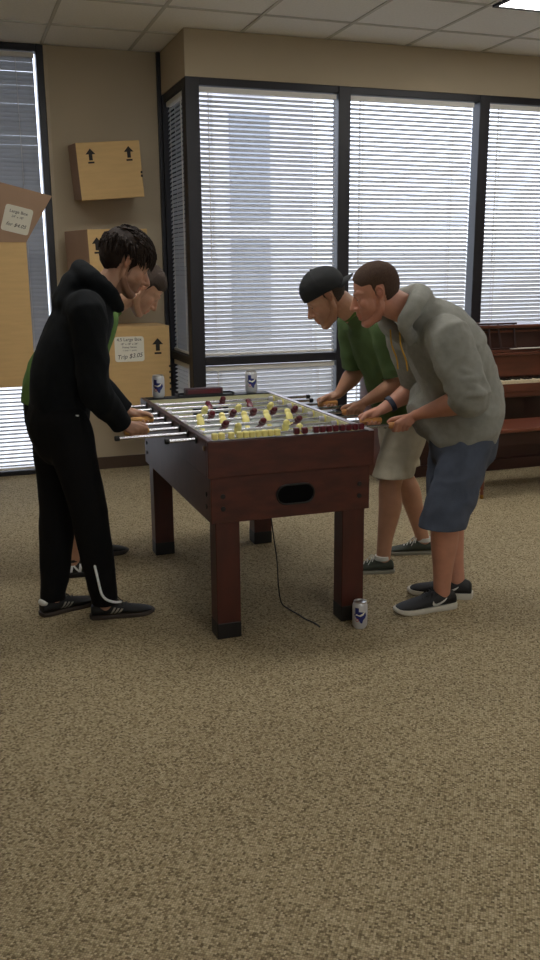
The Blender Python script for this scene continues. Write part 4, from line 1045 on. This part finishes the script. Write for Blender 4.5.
# ---------------------------------------------------------------- person 3: cap, forest green tee, khaki shorts
def person3():
    T = thing('person', 'person in backwards black cap, green tee and khaki shorts, reaching over the table', 'person', (2.2, 4.2, 0))
    s = 1.08; hc = (1.790, 4.22, 1.450); R = frame(pi-.34, math.radians(33))
    g4, g6 = HAND[4], HAND[6]
    w4 = (g4[0]+.070, g4[1]-.024, g4[2]+.052); w6 = (g6[0]+.078, g6[1]+.022, g6[2]+.046)
    shN, elN = (2.035, 4.035, 1.305), (2.105, 3.99, 1.035); shF, elF = (2.02, 4.40, 1.31), (2.07, 4.46, 1.04)
    S = [tube_np([(2.22, 4.2, .82), (2.18, 4.2, .98), (2.12, 4.2, 1.14), (2.05, 4.2, 1.27), (2.01, 4.2, 1.33)], [(.14, .10), (.14, .095), (.155, .1), (.17, .095), (.12, .07)], seg=24, side=YS)]
    S.append(tube_np([(2.01, 4.2, 1.32), (1.94, 4.21, 1.375), (1.865, 4.22, 1.43)], [.072, .062, .066], seg=20))
    for sh, el, wr in ((shN, elN, w4), (shF, elF, w6)):
        S.append(tube_np([(2.02, 4.2, 1.31), sh, el], [.065, .055, .043], seg=14)); S.append(forearm(el, wr, r0=.048))
    S += hand_shells(g4, -1, -1, .0165, w4)+hand_shells(g6, -1, 1, .0165, w6)
    N = [(2.23, 4.11, .82), (2.115, 4.10, .49), (2.085, 4.105, .06)]; Fp = [(2.25, 4.30, .82), (2.30, 4.33, .49), (2.455, 4.32, .06)]
    for L in (N, Fp): S.append(tube_np([L[0], lerp(L[0], L[1], .5), L[1], (lerp(L[1], L[2], .3)[0]+.012,)+lerp(L[1], L[2], .3)[1:], lerp(L[1], L[2], .7), L[2]], [.088, .078, .060, .062, .043, .038], seg=18))
    body(T, S, hc, R, s, M['sk3'], [g4, g6], stub=.35, beard=(.6, .5, .42))
    G = [tube_np([(2.235, 4.2, .78), (2.215, 4.2, .86), (2.175, 4.2, 1.0), (2.12, 4.2, 1.14), (2.055, 4.2, 1.27), (2.005, 4.205, 1.345), (1.945, 4.21, 1.385)], [(.172, .135), (.172, .135), (.172, .138), (.18, .140), (.188, .130), (.145, .098), (.075, .070)], seg=30, side=YS)]
    cuts = [((1.935, 4.21, 1.385), (-.78, 0, .62), .11), ((2.235, 4.2, .80), (.2, 0, -1), .26)]
    for sh, el in ((shN, elN), (shF, elF)):
        G.append(tube_np([(sh[0]+.01, sh[1]*.6+4.2*.4, sh[2]), sh, lerp(sh, el, .5), lerp(sh, el, .8), lerp(sh, el, 1.0)], [.080, .080, .076, .075, .075], seg=18)); cuts.append((lerp(sh, el, .86), hood_dir(sh, el), .10))
    garment('tee', sh_local(T, G), M['greend'], T, vox=.0075, it=6, cuts=cuts_local(T, cuts), amp=.007, sc=8, seed=33)
    # neck rib and chest print
    v, f = tube_np([(1.985, 4.135, 1.425), (1.935, 4.135, 1.395), (1.900, 4.18, 1.345), (1.900, 4.24, 1.345), (1.935, 4.285, 1.395), (1.985, 4.285, 1.425)], .008, seg=8, sub=4)
    q = MB(); q.add(v-np.array(T.location), f); q.build('neck_rib', M['green'], T, smooth=True)
    K = [tube_np([(2.23, 4.2, .90), (2.235, 4.2, .82), (2.235, 4.2, .76)], [(.16, .125), (.17, .138), (.155, .13)], seg=28, side=YS)]; cuts = []
    for L in (N, Fp):
        a, b, c = L; K.append(tube_np([a, lerp(a, b, .4), lerp(a, b, .75), lerp(a, b, .98)], [.112, .108, .104, .105], seg=22)); cuts.append((lerp(a, b, .88), (0, 0, -1), .14))
    garment('shorts', sh_local(T, K), M['khaki'], T, vox=.0075, it=5, cuts=cuts_local(T, cuts), amp=.005, sc=9, seed=38)
    for (ax, ay), yaw in (((2.075-2.2, 4.10-4.2), pi-.28), ((2.450-2.2, 4.315-4.2), pi-.30)):
        u = shoe(T, (ax, ay), yaw, .290, M['shg'], M['soleg'], M['lace'], 'grey green canvas shoe with white laces', 'flat')
        q = MB(); v, f = tube_np([(.0, 0, .072), (0, 0, .094)], [.040, .039], seg=20, round_cap=False); q.add(v, f); q.build('ankle_sock', M['lace'], u, smooth=True)
    # cap, worn backwards: crown and brim over the nape
    def reg(x, y, z): h = .026+.06*x if x > 0 else .026+.12*x; return sstep(h-.004, h+.004, z)
    tt = lambda x, y, z: .014+.012*sstep(.03, .10, z)*(1 if x > 0 else .8)
    C_ = hair_shell(tt, reg, .0008, 30, 2, depth=.014)
    hair(T, C_, hc, R, s, M['cap'], 'cap')
    cp_ = T.children[-1]
    br = MB(); rows = []
    for i in range(7):
        t_ = i/6; row = []
        for k in range(11):
            a = (k/10-.5)*2; y = a*.068*(1-.10*t_); x = -.060-.046*math.sqrt(max(0, 1-a*a*.95))-t_*.062*math.sqrt(max(0, 1-(a*.97)**2))
            row.append((x, y, .040-.010*t_-.022*a*a))
        rows.append(row)
    vs = [p for r_ in rows for p in r_]+[(p[0], p[1], p[2]-.003) for r_ in rows for p in r_]; n = 77; fs = []
    for i in range(6):
        for k in range(10):
            a, b, c, d = i*11+k, i*11+k+1, (i+1)*11+k+1, (i+1)*11+k; fs.append((a, b, c, d)); fs.append((a+n, d+n, c+n, b+n))
    for i in range(6):
        for k in (0, 10): a, b = i*11+k, (i+1)*11+k; fs.append((a, b, b+n, a+n))
    for k in range(10):
        for i in (0, 6): a, b = i*11+k, i*11+k+1; fs.append((a, b, b+n, a+n))
    v = (np.array(vs)*s)@R.T+np.array(hc)-np.array(T.location); br.add(v, fs); br.build('brim', M['cap'], cp_, smooth=True)
    q = MB(); v, f = ell(tuple(R@np.array((-.012, 0, .1475))*s+np.array(hc)-np.array(T.location)), (.008, .008, .005)); q.add(v, f); q.build('cap_button', M['cap'], cp_, smooth=True)
    hair(T, hair_shell(.004, region_std(.05, .03, -.042), .0015, 120, 31), hc, R, s, M['hairs']); eyes(T, hc, R, s); brows(T, hc, R, s, M['hairs'], .0034)
person3()

# ---------------------------------------------------------------- person 4: grey hooded top, near right
def person4():
    T = thing('person', 'person in grey hooded top and slate blue shorts, leaning over the near right handles', 'person', (2.15, 3.6, 0))
    s = 1.075; hc = (1.778, 3.63, 1.486); R = frame(pi-.42, math.radians(17))
    g1, g2 = HAND[1], HAND[2]
    w1 = (g1[0]+.072, g1[1]-.028, g1[2]+.045); w2 = (g2[0]+.072, g2[1]+.018, g2[2]+.048)
    shN, elN = (2.02, 3.41, 1.295), (2.095, 3.325, 1.045); shF, elF = (2.02, 3.79, 1.30), (2.14, 3.85, 1.04)
    S = [tube_np([(2.24, 3.6, .84), (2.23, 3.6, 1.0), (2.18, 3.6, 1.15), (2.08, 3.6, 1.27), (2.01, 3.6, 1.34)], [(.14, .11), (.14, .11), (.145, .11), (.15, .08), (.11, .06)], seg=24, side=YS)]
    S.append(tube_np([(2.01, 3.6, 1.35), (1.935, 3.61, 1.405), (1.845, 3.625, 1.450)], [.064, .066, .068], seg=20))
    for sh, el, wr in ((shN, elN, w1), (shF, elF, w2)):
        S.append(tube_np([(2.02, 3.6, 1.31), sh, el], [.07, .060, .047], seg=14)); S.append(forearm(el, wr, r0=.052))
    S += hand_shells(g1, -1, -1, .0165, w1)+hand_shells(g2, -1, 1, .0165, w2)
    N = [(2.23, 3.51, .84), (2.095, 3.495, .47), (2.110, 3.53, .06)]; Fp = [(2.25, 3.71, .84), (2.215, 3.68, .47), (2.262, 3.64, .06)]
    for L in (N, Fp): S.append(tube_np([L[0], lerp(L[0], L[1], .5), L[1], lerp(L[1], L[2], .28), lerp(L[1], L[2], .7), L[2]], [.098, .088, .066, .066, .046, .040], seg=18))
    body(T, S, hc, R, s, M['sk4'], [g1, g2], stub=.45, jaw=1.06, beard=(.68, .5, .42))
    G = [tube_np([(2.220, 3.60, .880), (2.225, 3.60, .93), (2.235, 3.61, .99), (2.195, 3.61, 1.10), (2.135, 3.605, 1.22), (2.06, 3.60, 1.32), (1.99, 3.605, 1.385), (1.94, 3.61, 1.41)], [(.206, .170), (.211, .178), (.200, .178), (.192, .180), (.208, .172), (.195, .145), (.14, .10), (.09, .07)], seg=34, side=YS)]
    G.append(tube_np([(2.07, 3.72, 1.02), (2.065, 3.68, .94), (2.085, 3.65, .87)], [(.09, .05), (.12, .06), (.12, .05)], seg=24, side=YS))
    G.append(tube_np([(2.07, 3.46, 1.28), (2.14, 3.45, 1.16)], [.09, .075], seg=16))
    cuts = []
    for sh, el, wr in ((shN, elN, w1), (shF, elF, w2)):
        ed = lerp(el, wr, .12)
        G.append(tube_np([(sh[0]+.02, sh[1]*.6+3.6*.4, sh[2]-.01), sh, lerp(sh, el, .45), lerp(sh, el, .85), el, ed], [.100, .099, .096, .090, .082, .070], seg=22))
        for j, q in enumerate((.50, .64, .78, .90)):
            c = lerp(sh, el, q); sg = 1 if sh[1] > 3.6 else -1
            G.append(tube_np([(c[0]-.080, c[1]+sg*.035, c[2]+.03-.03*(j % 2)), (c[0]-.02, c[1]+sg*.098, c[2]+.002*j), (c[0]+.065, c[1]+sg*.075, c[2]-.030+.04*(j % 2))], [.006, .013, .007], seg=8))
    # hood bunched behind the neck
    G.append(tube_np([(1.910, 3.545, 1.290), (1.860, 3.500, 1.365), (1.915, 3.50, 1.445), (1.980, 3.60, 1.478), (1.915, 3.70, 1.445), (1.860, 3.700, 1.365), (1.910, 3.655, 1.290)], [.028, .036, .045, .052, .045, .036, .028], seg=18, sub=6))
    G.append(tube_np([(1.99, 3.6, 1.40), (2.07, 3.6, 1.40)], [(.13, .055), (.12, .04)], seg=18, side=YS))
    garment('hooded_top', sh_local(T, G), M['grey'], T, vox=.0078, it=4, cuts=cuts_local(T, cuts), amp=.009, sc=8, seed=53)
    # drawstring and chest print
    for y in (3.555, 3.645):
        v, f = tube_np([(1.862, y, 1.325), (1.868, y-.004, 1.26), (1.895, y-.002, 1.20), (1.905, y, 1.15)], .0035, seg=7, sub=4)
        q = MB(); q.add(v-np.array(T.location), f); q.build('drawstring', M['gold'], T, smooth=True)
    K = [tube_np([(2.235, 3.61, .90), (2.235, 3.61, .84), (2.235, 3.6, .77)], [(.150, .145), (.170, .160), (.170, .155)], seg=28, side=YS)]; cuts = []
    for L in (N, Fp):
        a, b, c = L; K.append(tube_np([a, lerp(a, b, .35), lerp(a, b, .75), lerp(a, b, 1.05), lerp(a, b, 1.22)], [.098, .108, .112, .108, .108], seg=22)); cuts.append((lerp(a, b, 1.12), (0, 0, -1), .15))
    garment('shorts', sh_local(T, K), M['slate'], T, vox=.0078, it=5, cuts=cuts_local(T, cuts), amp=.008, sc=8, seed=58)
    for (ax, ay), yaw in (((2.110-2.15, 3.53-3.6), pi-.03), ((2.262-2.15, 3.635-3.6), pi-.62)):
        u = shoe(T, (ax, ay), yaw, .318, M['shk'], M['solew'], M['shk'], 'black running shoe with white swoosh and white sole', wd=1.05)
        sw = [(-.010, .066), (.006, .054), (.030, .040), (.052, .034), (.066, .038), (.074, .050), (.070, .036), (.060, .026), (.044, .024), (.020, .034), (.002, .048)]
        sw = [(-.035, .078), (-.014, .060), (.010, .046), (.026, .042), (.036, .046), (.040, .060), (.044, .046), (.040, .034), (.028, .028), (.012, .032), (-.010, .048)]
        for sg in (-1, 1): side_patch(u, [[(x*1.2+.018, .048+(z-.048)*1.05) for x, z in sw]], 'swoosh', M['lace'], sg)
    a, b = np.array(w2)*.82+np.array(elF)*.18, np.array(w2)*.72+np.array(elF)*.28
    q = MB(); v, f = tube_np([a, b], [.040, .041], seg=24, round_cap=False); q.add(v-np.array(T.location), f); q.build('wristband', mat('navy_wristband', (34, 44, 66), .6), T, smooth=True)
    hair(T, hair_shell(lambda x, y, z: .0030+.005*sstep(.03, .1, z), region_std(.070, .046, -.050, .012), .0012, 130, 41, depth=.005), hc, R, s*1.0, M['hairr']); eyes(T, hc, R, s); brows(T, hc, R, s, M['hairr'], .003)
person4()
